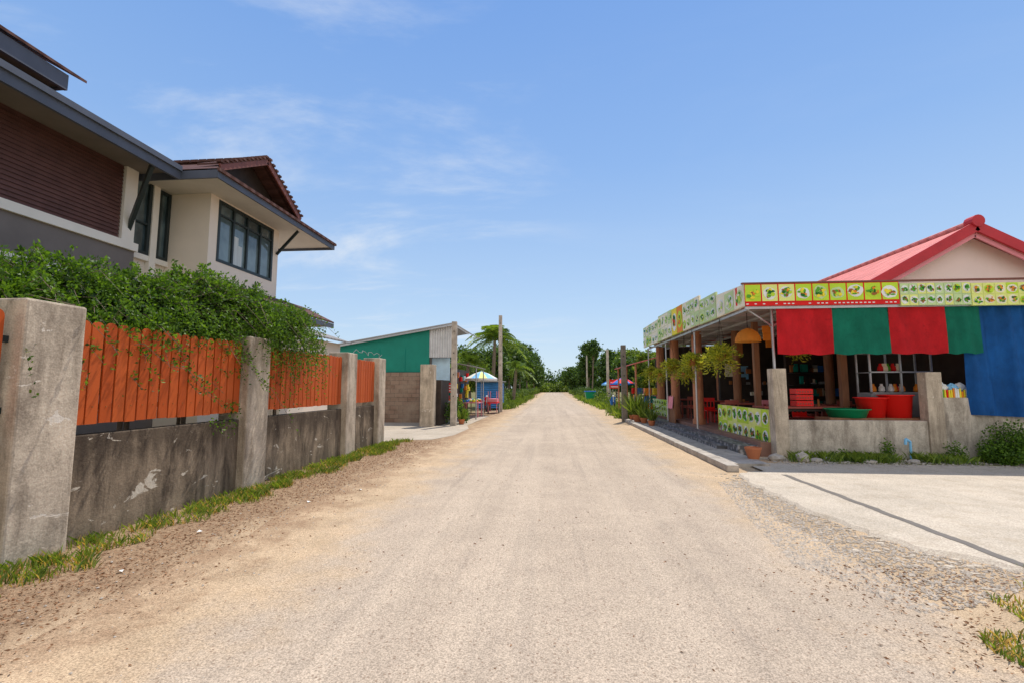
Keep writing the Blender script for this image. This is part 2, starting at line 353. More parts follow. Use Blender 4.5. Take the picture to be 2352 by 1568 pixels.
mb=MB(); prev=None  # flat dark strip coloured as the shadow of an unseen cable on the slab
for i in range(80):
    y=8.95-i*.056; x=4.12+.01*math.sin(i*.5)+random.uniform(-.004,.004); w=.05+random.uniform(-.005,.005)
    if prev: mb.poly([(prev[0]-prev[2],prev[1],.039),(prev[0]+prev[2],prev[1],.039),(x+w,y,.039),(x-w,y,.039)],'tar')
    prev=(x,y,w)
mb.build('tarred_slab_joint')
sheet('driveway',[(-4.55,14.0),(-3.7,14.2),(-3.3,15.5),(-3.25,18),(-3.6,19.6),(-3.55,26),(-14,26),(-14,13.3),(-5.1,13.3)],'drive',.008)

def pebbles(name,P,S,mat,parent=None):
    base=np.array([(1,0,0),(0,1,0),(-1,0,0),(0,-1,0),(0,0,.7)]); tris=[(0,1,4),(1,2,4),(2,3,4),(3,0,4)]
    n=len(P); out=np.zeros((n,4,3,3))
    for i in range(n):
        a=R.uniform(0,6.28); c,s=math.cos(a),math.sin(a); j=base*R.uniform(.6,1.3,(5,3)); v=np.stack([j[:,0]*c-j[:,1]*s,j[:,0]*s+j[:,1]*c,j[:,2]],1)*S[i]+P[i]
        for t,tr in enumerate(tris): out[i,t]=v[list(tr)]
    return quads_mesh(name,out.reshape(-1,3,3),mat,parent,3)
def inpoly(P,poly):
    x,y=P[:,0],P[:,1]; ins=np.zeros(len(P),bool); n=len(poly)
    for i in range(n):
        x1,y1=poly[i]; x2,y2=poly[(i+1)%n]
        c=((y1>y)!=(y2>y))&(x<(x2-x1)*(y-y1)/((y2-y1) if y2!=y1 else 1e-9)+x1); ins^=c
    return ins
gp=[(2.75,8.3),(3.3,8.6),(3.3,5.6),(3.7,4.9),(4.2,4.5),(3.2,3.9),(2.6,3.7),(2.15,4.6),(2.35,6.0)]
P=np.stack([R.uniform(2,4.3,16000),R.uniform(3.5,8.8,16000),np.full(16000,.004)],1); P=P[inpoly(P,gp)]
pebbles('gravel',P,R.uniform(.005,.02,len(P)),'gravelm')
P=np.stack([R.uniform(-3.6,3.0,1500),R.uniform(1.6,10,1500)**1.0,np.full(1500,.004)],1); pebbles('loose_grit',P,R.uniform(.002,.008,1500),'gravelm')
P=np.stack([R.normal(-3.5,.5,450),R.uniform(2.2,13,450),np.full(450,.006)],1); pebbles('loose_stones',P,R.uniform(.004,.014,450),'stone')
n=9500; y=1.8+R.uniform(0,1,n)**1.2*12; x=-3.95+R.normal(0,.42,n)+.1*np.sin(y*2); P=np.stack([x,y,R.uniform(.008,.02,n)],1)
n2=1500; P2=np.stack([R.normal(3.1,.6,n2),R.uniform(2.6,4.6,n2),R.uniform(.008,.02,n2)],1)
n3=260; P3=np.stack([R.uniform(-3.4,2.8,n3),R.uniform(1.8,9,n3),np.full(n3,.01)],1); P=np.concatenate([P,P2,P3])
d=R.normal(size=(len(P),3)); d[:,2]*=.15
quads_mesh('dry_leaf_litter',leaf_quads(P,.03,.010,d,.1),'litter')
mb=MB()
for (x,y) in ((-3.9,5.0),(-3.4,6.4),(-3.75,3.9),(-3.0,7.2)):
    a=random.random()*3; s=.028
    mb.poly([(x+s*math.cos(a),y+s*math.sin(a),.015),(x+s*math.cos(a+1.7),y+s*math.sin(a+1.7),.03),(x+s*math.cos(a+3),y+s*math.sin(a+3),.012),(x+s*math.cos(a+4.6),y+s*math.sin(a+4.6),.02)],'white')
mb.build('paper_scraps')

def grass(name,P,h,mat='lf_grass',w=.005):
    n=len(P); a=R.uniform(0,6.28,n); lean=R.uniform(.1,1.0,n); H=h*R.uniform(.4,1.5,n)
    dx=np.cos(a)*lean*H; dy=np.sin(a)*lean*H; wx=-np.sin(a)*w; wy=np.cos(a)*w; z0=np.zeros(n)
    A=np.stack([wx,wy,z0],1);T=np.stack([dx,dy,H],1); mid=np.stack([dx*.35,dy*.35,H*.6],1)
    return quads_mesh(name,np.stack([P-A,P+A,P+mid+A*.7,P+T],1),mat)
def clumpy(n,xr,yr,k,sp):
    c=np.stack([R.uniform(*xr,k),R.uniform(*yr,k)],1); i=(R.uniform(0,1,n)**1.6*k).astype(int); q=c[i]+R.normal(0,sp,(n,2)); return np.stack([q[:,0],q[:,1],np.zeros(n)],1)
P=clumpy(17000,(-4.80,-4.15),(2.2,13.8),240,.075); P=P[P[:,0]>-4.88]
P=P[P[:,0]<-4.16+.22*np.sin(P[:,1]*2.3)+.14*np.sin(P[:,1]*7)]
k=R.uniform(size=len(P)); grass('roadside_grass',P[k<.70],.08); grass('dry_roadside_grass',P[k>=.70],.065,'lf_dry')
P=clumpy(15000,(2.5,5.0),(2.0,4.6),170,.08); P=P[(P[:,0]>2.62+np.maximum(0,P[:,1]-3.15)*1.0+.12*np.sin(P[:,1]*9)+.08*np.sin(P[:,0]*13))]
k=R.uniform(size=len(P)); grass('roadside_grass',P[k<.55],.045); grass('dry_roadside_grass',P[k>=.55],.045,'lf_dry')
P=clumpy(3500,(5.0,10.5),(10.4,11.0),60,.08); P[:,2]=.05; grass('wall_foot_weeds',P,.13)
P=clumpy(9000,(-4.6,-3.3),(33,75),240,.25); grass('verge_grass',P,.35,w=.03)
P=clumpy(9000,(3.5,5.2),(24.5,75),240,.25); grass('verge_grass',P,.35,w=.03)

# ------------------------------------------------------------------ boundary wall with pickets (left)
bw=empty('boundary_wall')
XF=-4.78; XW=-4.90
pil=[(.55,1.1),(3.80,4.36),(6.98,7.54),(10.55,11.08),(12.55,13.05)]
for i,(a,b) in enumerate(pil):
    mb=MB(); mb.box(XF-.48,XF,a,b,-.1,2.40+.01*(i%2),'pillar'); mb.build('pillar_%d'%(i+1),bw,.022)
spans=[(-4,.55),(1.1,3.80),(4.36,6.98),(7.54,10.55),(11.08,12.55)]
for i,(a,b) in enumerate(spans):
    mb=MB(); mb.box(XW-.16,XW,a,b,-.1,1.10,'wall'); mb.build('low_wall_%d'%(i+1),bw,.012)
    if i==0: continue
    mb=MB(); pitch=.152; n=int((b-a-.02)/pitch); off=(b-a-n*pitch)/2
    for k in range(n):
        y0=a+off+k*pitch+.012; y1=y0+pitch-.022; r=(y1-y0)/2; yc=(y0+y1)/2; jz=random.uniform(-.006,.006); zb=1.21+jz; zt=2.30-r+jz
        x1=XW+random.uniform(-.003,.003); x0=x1-.02
        prof=[(y0,zb),(y1,zb)]+[(yc+r*math.cos(t),zt+r*math.sin(t)) for t in np.linspace(0,math.pi,9)]
        b0=len(mb.v); m=len(prof); kk=mb.mi('picket')
        mb.v+=[(x1,p,q) for p,q in prof]+[(x0,p,q) for p,q in prof]
        mb.f.append(tuple(range(b0,b0+m))); mb.m.append(kk); mb.f.append(tuple(b0+m+q for q in reversed(range(m)))); mb.m.append(kk)
        for q in range(m): q2=(q+1)%m; mb.f.append((b0+q2,b0+q,b0+m+q,b0+m+q2)); mb.m.append(kk)
    mb.build('pickets_%d'%i,bw)
    mb=MB()
    for z in (1.36,2.0): mb.box(XW-.065,XW-.026,a-.0,b,z,z+.06,'frame')
    mb.build('rails_%d'%i,bw)
    mb=MB()
    for k in range(n):
        for z in (1.39,2.03): mb.box(XW+.001,XW+.006,a+off+(k+.5)*pitch-.006,a+off+(k+.5)*pitch+.006,z-.006,z+.006,'brown')
    mb.build('screws_%d'%i,bw)
mb=MB(); prev=None
for i in range(16):
    p=(XF-.1+.03*math.sin(i*2.1),11.0+i*.13,2.42+.12*abs(math.sin(i*.9)))
    if prev: mb.cyl(prev,p,.006,.006,'grey',5,False)
    prev=p
mb.build('wire',bw)

# ------------------------------------------------------------------ big bush overhanging the fence
def bush(name,blobs,nb,nl,mat,leafL,leafW,reach=.55,droop=.5,stem=True):
    root=empty(name); vs=[]; dirs=[]; st=MB(); inner=[]
    tot=sum(b[3]*b[4] for b in blobs)
    for (cx,cy,cz,rx,ry,rz) in blobs:
        k=int(nb*rx*ry/tot*1.0)
        q=R.normal(size=(k*7,3)); q=unit(q)*R.uniform(.2,.84,(k*7,1)); inner.append(np.array([cx,cy,cz])+q*np.array([rx,ry,rz]))
        for _ in range(k):
            d=R.normal(size=3); d/=np.linalg.norm(d)
            if d[2]<-.35: d[2]*=-1
            p=np.array([cx,cy,cz])+d*np.array([rx,ry,rz])*R.uniform(.5,.92)
            long=R.uniform()<.16
            g=d*np.array([1,1,.9])+R.normal(0,.35,3)+np.array([0.2,.1,.45 if long else .1]); g/=np.linalg.norm(g)
            ln=reach*R.uniform(.3,1.0)*(2.0 if long else 1); pts=[]; m_=int(nl*(1.7 if long else 1))
            for t in np.linspace(0,1,m_):
                pts.append(p+g*ln*t+np.array([0,0,-droop*ln*t*t*(1.5 if long else 1)]))
            pts=np.array(pts); vs.append(pts+R.normal(0,.015,pts.shape)); dirs.append(np.tile(g,(m_,1)))
            if stem and (long or R.uniform()<.2): st.cyl(pts[0],pts[m_//2],.005,.004,'bark',4,False); st.cyl(pts[m_//2],pts[-1],.004,.002,'bark',4,False)
    P=np.concatenate(vs); D=np.concatenate(dirs)
    quads_mesh('foliage',leaf_quads(P,leafL,leafW,D,1.6),mat,root)
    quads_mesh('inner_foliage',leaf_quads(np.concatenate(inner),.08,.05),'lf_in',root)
    if st.v: st.build('stems',root)
    t=MB()
    for b in blobs: t.cyl((b[0],b[1],0),(b[0],b[1],b[2]),.04,.02,'bark',7)
    t.build('trunks',root); return root
blobs=[(-5.9,4.2,2.42,.75,.65,.48),(-5.9,5.0,2.60,.65,.6,.55),(-5.75,5.9,2.62,.7,.7,.56),(-5.6,6.7,2.84,.65,.6,.56),(-5.4,7.45,2.84,.6,.6,.50),(-5.05,8.15,2.66,.45,.5,.42),
       (-6.5,5.5,2.4,.9,1.6,.6),(-6.1,7.2,2.7,.5,.6,.6),(-5.35,5.4,1.95,.35,1.2,.6),(-5.3,7.1,2.05,.35,1.0,.6)]
bush('duranta_bush',blobs,3700,22,'lf_bush',.048,.026,.48,.6)
vs=[];ds=[]
for _ in range(210):
    p=np.array([R.uniform(-4.95,-4.5),R.uniform(7.1,8.9),R.uniform(2.3,3.0)]); g=np.array([R.uniform(0,.5),R.uniform(-.2,.6),.1]); ln=R.uniform(.3,1.1)
    if p[1]<7.6: ln*=.6
    for t in np.linspace(0,1,26): vs.append(p+g*ln*t*.5+np.array([0,0,-ln*1.1*t*t])); ds.append((.2,0,-1))
for _ in range(120):
    p=np.array([R.uniform(-5.05,-4.9),R.uniform(5.0,7.2),R.uniform(2.3,2.7)]); g=np.array([R.uniform(.1,.6),R.uniform(-.5,.5),.15]); ln=R.uniform(.2,.55)
    for t in np.linspace(0,1,18): vs.append(p+g*ln*t*.7+np.array([0,0,-ln*.9*t*t])); ds.append((.2,0,-1))
for _ in range(10):
    p=np.array([-4.88,R.uniform(6.3,6.95),R.uniform(1.0,1.5)])
    for t in np.linspace(0,1,14): vs.append(p+np.array([.12*t,R.uniform(-.1,.1),.1*t-.25*t*t])); ds.append((.5,0,-.5))
P=np.array(vs)+R.normal(0,.015,(len(vs),3)); quads_mesh('hanging_foliage',leaf_quads(P,.045,.024,np.array(ds),1.8),'lf_bush',bpy.data.objects['duranta_bush'])

# ------------------------------------------------------------------ house (left)
H=empty('two_storey_house')
mb=MB()
mb.box(-14,-9.07,-3,9.96,0,3.70,'greyw'); mb.box(-14,-9.07,-3,9.96,3.70,6.45,'cream')
mb.box(-14,-9.6,-3,7.1,6.45,7.0,'greyw')
mb.box(-13,-8.2,9.96,10.1,0,6.3,'cream'); mb.box(-8.2,-8.0,9.96,10.25,0,6.3,'cream'); mb.box(-8.2,-8.0,12.42,12.70,0,6.3,'cream')
mb.box(-8.2,-8.0,10.25,12.42,0,4.60,'cream'); mb.box(-8.2,-8.0,10.25,12.42,6.08,6.3,'cream'); mb.box(-13,-8.2,12.55,12.70,0,6.3,'cream')
mb.box(-13,-8.9,10.1,12.55,0,6.3,'greyw')
mb.build('walls',H)
mb=MB()
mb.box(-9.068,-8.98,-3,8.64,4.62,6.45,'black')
k=0; z=4.66
while z<6.3:
    mb.hexa([(-8.97,-3,z),(-8.90,-3,z-.02),(-8.90,8.62,z-.02),(-8.97,8.62,z),(-8.97,-3,z+.065),(-8.925,-3,z+.065),(-8.925,8.62,z+.065),(-8.97,8.62,z+.065)],'louvre'); z+=.082
mb.build('louvre_screen',H)
mb=MB()
mb.box(-9.07,-8.86,8.64,8.92,4.62,6.3,'creamw'); mb.box(-9.07,-8.80,-3,8.98,4.45,4.62,'creamw'); mb.box(-9.068,-8.86,-3,8.95,3.78,4.45,'greyw'); mb.box(-9.07,-8.82,-3,8.97,3.62,3.78,'creamw')
mb.box(-9.07,-8.96,9.44,9.60,3.9,6.3,'creamw'); mb.box(-9.07,-8.98,8.98,9.96,4.38,4.50,'creamw')
mb.build('trim',H)
mb=MB()
def window(mb,x,y0,y1,z0,z1,cols,trans,glints=()):
    mb.box(x-.06,x-.045,y0,y1,z0,z1,'glass'); w=.055
    mb.box(x-.04,x+.012,y0-.02,y0+w,z0-.02,z1+.02,'frame'); mb.box(x-.04,x+.012,y1-w,y1+.02,z0-.02,z1+.02,'frame')
    mb.box(x-.04,x+.010,y0+w,y1-w,z0-.02,z0+w,'frame'); mb.box(x-.04,x+.010,y0+w,y1-w,z1-w,z1+.02,'frame')
    for i in range(1,cols): yy=y0+(y1-y0)*i/cols; mb.box(x-.04,x+.006,yy-.03,yy+.03,z0+w,z1-w,'frame')
    if trans: mb.box(x-.042,x+.003,y0+w,y1-w,trans-.02,trans+.02,'frame')
    for (a,b,c,d) in glints: mb.box(x-.0445,x-.0435,a,b,c,d,'curtain')  # thin pale panels over the glass, its reflection put in as colour
window(mb,-8.0,10.25,12.42,4.60,6.08,4,5.75,[(10.83,11.05,4.66,5.4),(11.05,11.2,4.66,5.2)])
window(mb,-9.0,8.98,9.42,4.52,6.25,1,5.2); window(mb,-9.0,9.64,9.93,4.52,6.1,1,None)
mb.build('windows',H)
mb=MB()
mb.slab((-8.0,-3,6.34),(-8.0,9.0,6.34),(-12,9.0,8.6),(-12,-3,8.6),.06,'btile')
mb.box(-8.04,-7.98,-3,9.02,6.04,6.28,'slate'); mb.box(-7.98,-7.93,-3,9.0,6.22,6.33,'slate')
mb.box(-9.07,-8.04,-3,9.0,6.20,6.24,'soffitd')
mb.slab((-8.45,-3,7.16),(-8.45,7.32,7.16),(-12,7.32,9.2),(-12,-3,9.2),.05,'btile')
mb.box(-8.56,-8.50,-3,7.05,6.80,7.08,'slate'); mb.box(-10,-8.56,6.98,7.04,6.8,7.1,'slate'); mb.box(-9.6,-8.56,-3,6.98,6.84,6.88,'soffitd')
ex=-7.12; ze=6.27; y0=9.02;y1=14.4; yc=11.71; zr=7.80; gx=-8.0
zg=6.88; s=(zr-ze)/(yc-y0); ya=yc-(zr-zg)/s; yb=yc+(zr-zg)/s
mb.poly([(ex,y0,ze),(gx,ya,zg),(gx,yc,zr),(-13,yc,zr),(-13,y0,ze)],'btile')
mb.poly([(ex,y1,ze),(-13,y1,ze),(-13,yc,zr),(gx,yc,zr),(gx,yb,zg)],'btile')
mb.poly([(ex,y0,ze),(ex,y1,ze),(gx,yb,zg),(gx,ya,zg)],'btile')
mb.poly([(gx-.35,ya,zg),(gx-.35,yb,zg),(gx-.35,yc,zr-.05)],'darkwood')
for (ya_,yb_) in ((ya-.15,yc),(yb+.15,yc)):
    za=zg-.08
    mb.slab((gx-.4,ya_,za+.09),(gx+.22,ya_,za+.09),(gx+.22,yb_,zr+.10),(gx-.4,yb_,zr+.10),.05,'btile') if ya_<yc else mb.slab((gx+.22,ya_,za+.09),(gx-.4,ya_,za+.09),(gx-.4,yb_,zr+.10),(gx+.22,yb_,zr+.10),.05,'btile')
    mb.beam((gx+.19,ya_,za-.03),(gx+.19,yb_,zr-.02),.04,.16,'bronze')
    for i in range(12):
        t=i/11.5; yy=ya_+(yb_-ya_)*t; zz=za+.10+(zr+.10-za-.09)*t; mb.box(gx+.12,gx+.25,yy-.055,yy+.055,zz-.02,zz+.035,'btile')
for i in range(18): mb.box(gx-.3-i*.25-.22,gx-.3-i*.25,yc-.1,yc+.1,zr+.02,zr+.09,'btile')
mb.box(ex-.04,ex,y0,y1,6.06,6.24,'slate'); mb.box(-9.0,ex-.04,y0,y0+.04,6.06,6.24,'slate'); mb.box(-13,ex-.04,y1-.04,y1,6.06,6.24,'slate')
mb.box(ex,ex+.05,y0-.03,y1+.03,6.20,6.27,'btile')
mb.box(-12,ex-.04,y0+.04,y1-.04,6.14,6.18,'soffit')
mb.build('roofs',H)
mb=MB()
mb.beam((-9.03,8.88,4.72),(-8.12,8.45,6.08),.07,.10,'frame'); mb.beam((-8.9,5.35,4.9),(-8.12,5.3,6.08),.07,.10,'frame')
mb.beam((-7.98,12.6,5.42),(-7.35,12.6,6.10),.05,.07,'frame')
mb.build('brackets',H)
mb=MB()
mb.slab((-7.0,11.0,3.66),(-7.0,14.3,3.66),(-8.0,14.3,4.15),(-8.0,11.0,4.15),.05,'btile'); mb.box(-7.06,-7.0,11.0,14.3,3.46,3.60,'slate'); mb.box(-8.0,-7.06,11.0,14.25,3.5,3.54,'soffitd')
mb.box(-13,-7.75,12.72,14.0,0,3.5,'cream')
mb.box(-7.75,-7.6,12.9,13.9,2.95,3.2,'creamw')
mb.build('lower_roof',H)
nh=empty('neighbour_house')
mb=MB(); mb.slab((-8.3,15.2,3.42),(-8.3,18.6,3.42),(-11,18.6,4.3),(-11,15.2,4.3),.06,'gtile'); mb.build('roof',nh)
mb=MB(); mb.box(-14,-8.7,15.5,18.4,0,3.35,'cream'); mb.build('walls',nh)

# ------------------------------------------------------------------ green shed + stall (left mid)
G=empty('green_shed')
mb=MB(); mb.hexa([(-10.4,21.0,2.28),(-5.67,21.0,2.28),(-5.67,21.12,2.28),(-10.4,21.12,2.28),(-10.4,21.0,3.45),(-5.67,21.0,4.22),(-5.67,21.12,4.22),(-10.4,21.12,3.45)],'teal')
for xx in (-9.2,-8.0,-6.8): mb.box(xx,xx+.02,20.985,21.0-.002,2.28,3.4,'teal2')
mb.hexa([(-5.66,21.0,2.95),(-4.62,21.0,2.95),(-4.62,21.06,2.95),(-5.66,21.06,2.95),(-5.66,21.0,4.22),(-4.62,21.0,4.40),(-4.62,21.06,4.40),(-5.66,21.06,4.22)],'corrx')
mb.box(-5.66,-4.75,21.25,21.30,1.9,2.94,'bluew'); mb.box(-11,-5.7,25,25.1,0,4,'greyw'); mb.box(-5.72,-5.6,21.12,25,0,4.1,'greyw')
mb.build('walls',G)
mb=MB(); mb.slab((-10.6,20.8,3.50),(-4.5,20.8,4.52),(-4.5,25,4.52),(-10.6,25,3.50),.05,'corry'); mb.slab((-4.5,20.8,4.50),(-3.75,20.8,4.05),(-3.75,24,4.05),(-4.5,24,4.50),.04,'corry')
mb.beam((-10.5,20.83,3.40),(-4.5,20.83,4.42),.05,.08,'steel'); mb.beam((-4.5,20.83,4.42),(-3.8,20.83,3.98),.04,.06,'steel')
mb.build('roof',G)
mb=MB(); mb.slab((-5.6,22.5,2.95),(-3.7,22.5,2.60),(-3.7,25.6,2.60),(-5.6,25.6,2.95),.03,'corry')
for y in (23,25.4): mb.cyl((-3.8,y,0),(-3.8,y,2.58),.03,.03,'steel',8)
mb.build('stall_awning',G)
mb=MB(); mb.box(-10.5,-6.05,20.85,21.0-.002,0,2.26,'block'); mb.build('block_wall')
mb=MB(); mb.box(-5.42,-4.86,18.75,19.2,0,2.52,'pillar'); mb.build('gate_pillar',None,.015)
mb=MB(); mb.box(-5.0,-4.7,19.4,20.9,0,1.9,'darkwood'); mb.box(-5.4,-5.02,20.5,20.8,0,1.4,'black'); mb.build('gate_leaf')
def pole(name,x,y,h,w,m,taper=.85,lean=0):
    mb=MB(); a=w/2; b=a*taper
    mb.hexa([(x-a,y-a,0),(x+a,y-a,0),(x+a,y+a,0),(x-a,y+a,0),(x-b+lean,y-b,h),(x+b+lean,y-b,h),(x+b+lean,y+b,h),(x-b+lean,y+b,h)],m)
    for z in np.arange(1.2,h-.2,.9): mb.box(x-.02+lean*z/h,x+.02+lean*z/h,y-a-.004,y-a+.02,z,z+.05,'black2')
    return mb.build(name,None,.01)
pole('concrete_pole',-4.15,19.4,4.35,.24,'conc'); pole('concrete_pole',-3.4,30.2,6.25,.25,'conc'); pole('concrete_pole',3.3,22.2,3.55,.24,'darkpole',.9); pole('concrete_pole',4.85,42,4.9,.25,'conc'); pole('concrete_pole',5.4,75,7,.25,'conc')
S=empty('fruit_stall')
mb=MB(); mb.box(-4.9,-4.5,21.6,21.66,1.35,1.8,'red')
for i in range(3): mb.box(-4.85,-4.55,21.59,21.598,1.42+i*.12,1.46+i*.12,'white')
for (x0,x1,y0,y1,z,c) in ((-5.3,-4.4,22.2,23.6,.85,'wood'),(-4.9,-3.9,24.6,26,.8,'pink'),(-5.2,-4.2,27.8,29.2,.75,'wood')):
    mb.box(x0,x1,y0,y1,z-.05,z,c)
    for xx in (x0+.05,x1-.1):
        for yy in (y0+.05,y1-.1): mb.box(xx,xx+.05,yy,yy+.05,0,z-.05,c)
    for k in range(26):
        cx=random.uniform(x0+.1,x1-.1); cy=random.uniform(y0+.1,y1-.1); r=random.uniform(.05,.12); c2=random.choice(['red','orange','green','yellow','white','blue','pink','lime'])
        mb.rev((cx,cy,z),[(r*.6,0),(r,r*.5),(r*.9,r),(r*.3,r*1.4),(.001,r*1.5)],c2,8)
mb.box(-5.5,-5.3,22.0,29,0,2.6,'darkwood')
for k in range(30):
    z=random.uniform(.9,2.2); y=random.uniform(22,29); mb.box(-5.29,-5.18,y,y+.3,z,z+.25,random.choice(['red','blue','white','orange','teal2','yellow','pink']))
mb.build('goods',S)
C=empty('food_cart'); mb=MB(); mb.box(-3.95,-3.35,28.0,29.4,.62,.70,'red'); mb.box(-3.9,-3.4,28.05,29.3,.70,.90,'pink')
for yy in (28.15,29.2):
    for xx in (-3.93,-3.41): mb.box(xx,xx+.04,yy,yy+.04,.1,1.35,'pink')
mb.build('body',C)
mb=MB()
for xx in (-3.98,-3.32):
    mb.cyl((xx-.02,28.7,.32),(xx+.02,28.7,.32),.32,.32,'black2',18); mb.cyl((xx-.026,28.7,.32),(xx+.026,28.7,.32),.25,.25,'grey',18)
mb.build('wheels',C)
def umbrella(name,x,y,h,r,cols):
    U=empty(name); mb=MB(); n=12
    for i in range(n):
        a=2*math.pi*i/n;b=2*math.pi*(i+1)/n; col=cols[i%len(cols)]
        for r0,z0,r1,z1 in ((0.001,h,.47*r,h-.14),(.47*r,h-.14,r,h-.42)):
            mb.poly([(x+r0*math.cos(a),y+r0*math.sin(a),z0),(x+r1*math.cos(a),y+r1*math.sin(a),z1),(x+r1*math.cos(b),y+r1*math.sin(b),z1),(x+r0*math.cos(b),y+r0*math.sin(b),z0)],col)
        mb.poly([(x+r*math.cos(a),y+r*math.sin(a),h-.42),(x+r*math.cos(a),y+r*math.sin(a),h-.54),(x+r*math.cos(b),y+r*math.sin(b),h-.54),(x+r*math.cos(b),y+r*math.sin(b),h-.42)],cols[-1])
    mb.build('canopy',U); mb=MB(); mb.cyl((x,y,0),(x,y,h+.08),.02,.02,'steel',8); mb.build('pole',U)
umbrella('market_umbrella',-4.15,26.9,2.52,.95,['skyb','cream2','skyb','lightyel','skyb','white'])
umbrella('market_umbrella',5.1,35,2.3,.9,['red','blue']); umbrella('market_umbrella',5.4,43,2.3,1.0,['blue','skyb'])
B=empty('blue_shutter_stall'); mb=MB(); mb.box(-5.4,-3.75,33.0,33.1,0.1,1.95,'corrblue'); mb.box(-5.5,-3.6,32.7,36,1.98,2.05,'corry'); mb.box(-3.85,-3.77,33.1,36,.1,1.95,'corrblue'); mb.build('shutter',B)
# parked motorbikes
def motorbike(name,x,y,c):
    T=empty(name); mb=MB()
    for yy in (y-.6,y+.6):
        for k in range(20):
            a=6.283*k/20; b=6.283*(k+1)/20
            mb.cyl((x,yy+.27*math.cos(a),.30+.27*math.sin(a)),(x,yy+.27*math.cos(b),.30+.27*math.sin(b)),.045,.045,'black2',6,False)
        for k in range(5): a=6.283*k/5; mb.cyl((x,yy,.3),(x,yy+.25*math.cos(a),.3+.25*math.sin(a)),.01,.01,'steel',4,False)
    mb.build('wheels',T); mb=MB()
    mb.hexa([(x-.09,y-.25,.35),(x+.09,y-.25,.35),(x+.09,y+.45,.40),(x-.09,y+.45,.40),(x-.11,y-.2,.62),(x+.11,y-.2,.62),(x+.12,y+.65,.72),(x-.12,y+.65,.72)],c)
    mb.box(x-.12,x+.12,y-.1,y+.6,.73,.80,'black2'); mb.hexa([(x-.14,y-.42,.4),(x+.14,y-.42,.4),(x+.12,y-.3,.4),(x-.12,y-.3,.4),(x-.16,y-.45,.95),(x+.16,y-.45,.95),(x+.12,y-.35,.95),(x-.12,y-.35,.95)],c)
    mb.cyl((x,y-.6,.3),(x,y-.42,.98),.03,.03,'steel',8); mb.cyl((x-.3,y-.38,1.02),(x+.3,y-.38,1.02),.018,.018,'black2',8); mb.rev((x,y-.47,.93),[(.001,0),(.07,.03),(.07,.1),(.001,.13)],'white',10)
    for s in (-1,1): mb.cyl((x+s*.22,y-.38,1.02),(x+s*.27,y-.36,1.15),.008,.008,'steel',5); mb.box(x+s*.27-.05,x+s*.27+.05,y-.37,y-.355,1.13,1.2,'black2')
    mb.build('frame_and_body',T,.01)
motorbike('parked_motorbike',-4.35,31.2,'red'); motorbike('parked_motorbike',4.1,33,'blue'); motorbike('parked_motorbike',4.2,24.2,'black2')

# ------------------------------------------------------------------ trees
def tree(name,x,y,h,r,mat='lf_tree',n=60,m=110,leaf=.24,trunk=.16,flat=.8,base=.2):
    T=empty(name); mb=MB(); top=h-r*flat*.8
    pts=[(x,y,0),(x+R.uniform(-.2,.2),y,h*.3),(x+R.uniform(-.3,.3),y+R.uniform(-.2,.2),h*.6)]
    mb.cyl(pts[0],pts[1],trunk,trunk*.8,'bark',8); mb.cyl(pts[1],pts[2],trunk*.8,trunk*.5,'bark',8)
    zc=h*(base+(1-base)/2); rz=h*(1-base)/2
    cl=[]
    for i in range(n):
        d=R.normal(size=3); d/=np.linalg.norm(d); q=R.uniform(.35,1.0)**.6
        c=np.array([x,y,zc])+d*np.array([r,r,rz])*q*R.uniform(.7,1.05); cl.append(c)
        if i%5==0: mb.cyl(pts[1 if c[2]<zc else 2],tuple(c),trunk*.35,trunk*.1,'bark',5,False)
    mb.build('trunk',T); cl=np.array(cl)
    idx=R.integers(0,n,n*m); s=R.uniform(.5,1.1,n)[idx][:,None]*r*.20
    P=cl[idx]+R.normal(size=(n*m,3))*s*np.array([1,1,.65])
    P=P[P[:,2]>.1]
    quads_mesh('crown',leaf_quads(P,leaf,leaf*.6),mat,T); return T
for (x,y,h,r,mt) in ((-8.9,50,5.2,2.2,'lf_treel'),(-11.5,58,7.0,3.2,'lf_tree'),(-7.6,57,6.4,2.4,'lf_tree'),(-6.2,66,8.4,2.8,'lf_tree'),(-5.6,80,9.4,3.2,'lf_tree'),(-5.4,98,9.6,3.4,'lf_tree'),(-4.9,125,8.6,2.8,'lf_tree'),
      (6.0,80,9.2,1.9,'lf_tree'),(7.8,66,6.9,1.6,'lf_tree'),(4.9,100,6.2,2.2,'lf_tree'),(8.8,52,6.0,2.0,'lf_treel'),(10.5,40,5.2,2.2,'lf_treel'),(4.6,128,6.8,2.4,'lf_tree'),(10,75,8,2.5,'lf_tree'),(7.3,34,4.3,1.3,'lf_treel'),(6.4,92,6.5,2.2,'lf_tree'),(7.6,46,4.6,1.6,'lf_tree')):
    tree('broadleaf_tree',x,y,h,r,mt,leaf=.2+y*.0022)
tree('umbrella_tree',4.9,60,7.3,1.3,'lf_tree',26,90,.3,.1,.6,.72)
def mass(name,spec,mat,leaf,per):
    Ps=[]
    for (x,y,z,r,rz) in spec:
        q=R.normal(size=(per,3)); q/=np.linalg.norm(q,axis=1,keepdims=True); Ps.append(np.array([x,y,z])+q*np.array([r,r,rz])*R.uniform(.3,1.1,(per,1)))
    P=np.concatenate(Ps); P=P[P[:,2]>0]; return quads_mesh(name,leaf_quads(P,leaf,leaf*.6),mat)
mass('distant_trees',[(x+R.uniform(-1,1),158+R.uniform(-6,6),R.uniform(1,4),R.uniform(2,3.5),R.uniform(2,4.5)) for x in np.arange(-45,45,1.7)],'lf_tree',.8,520)
mass('distant_trees',[(x+R.uniform(-.5,.5),146+R.uniform(-3,3),R.uniform(.4,1.8),R.uniform(1,2),R.uniform(1.2,2.6)) for x in np.arange(-7,9,1.1)],'lf_treel',.5,420)
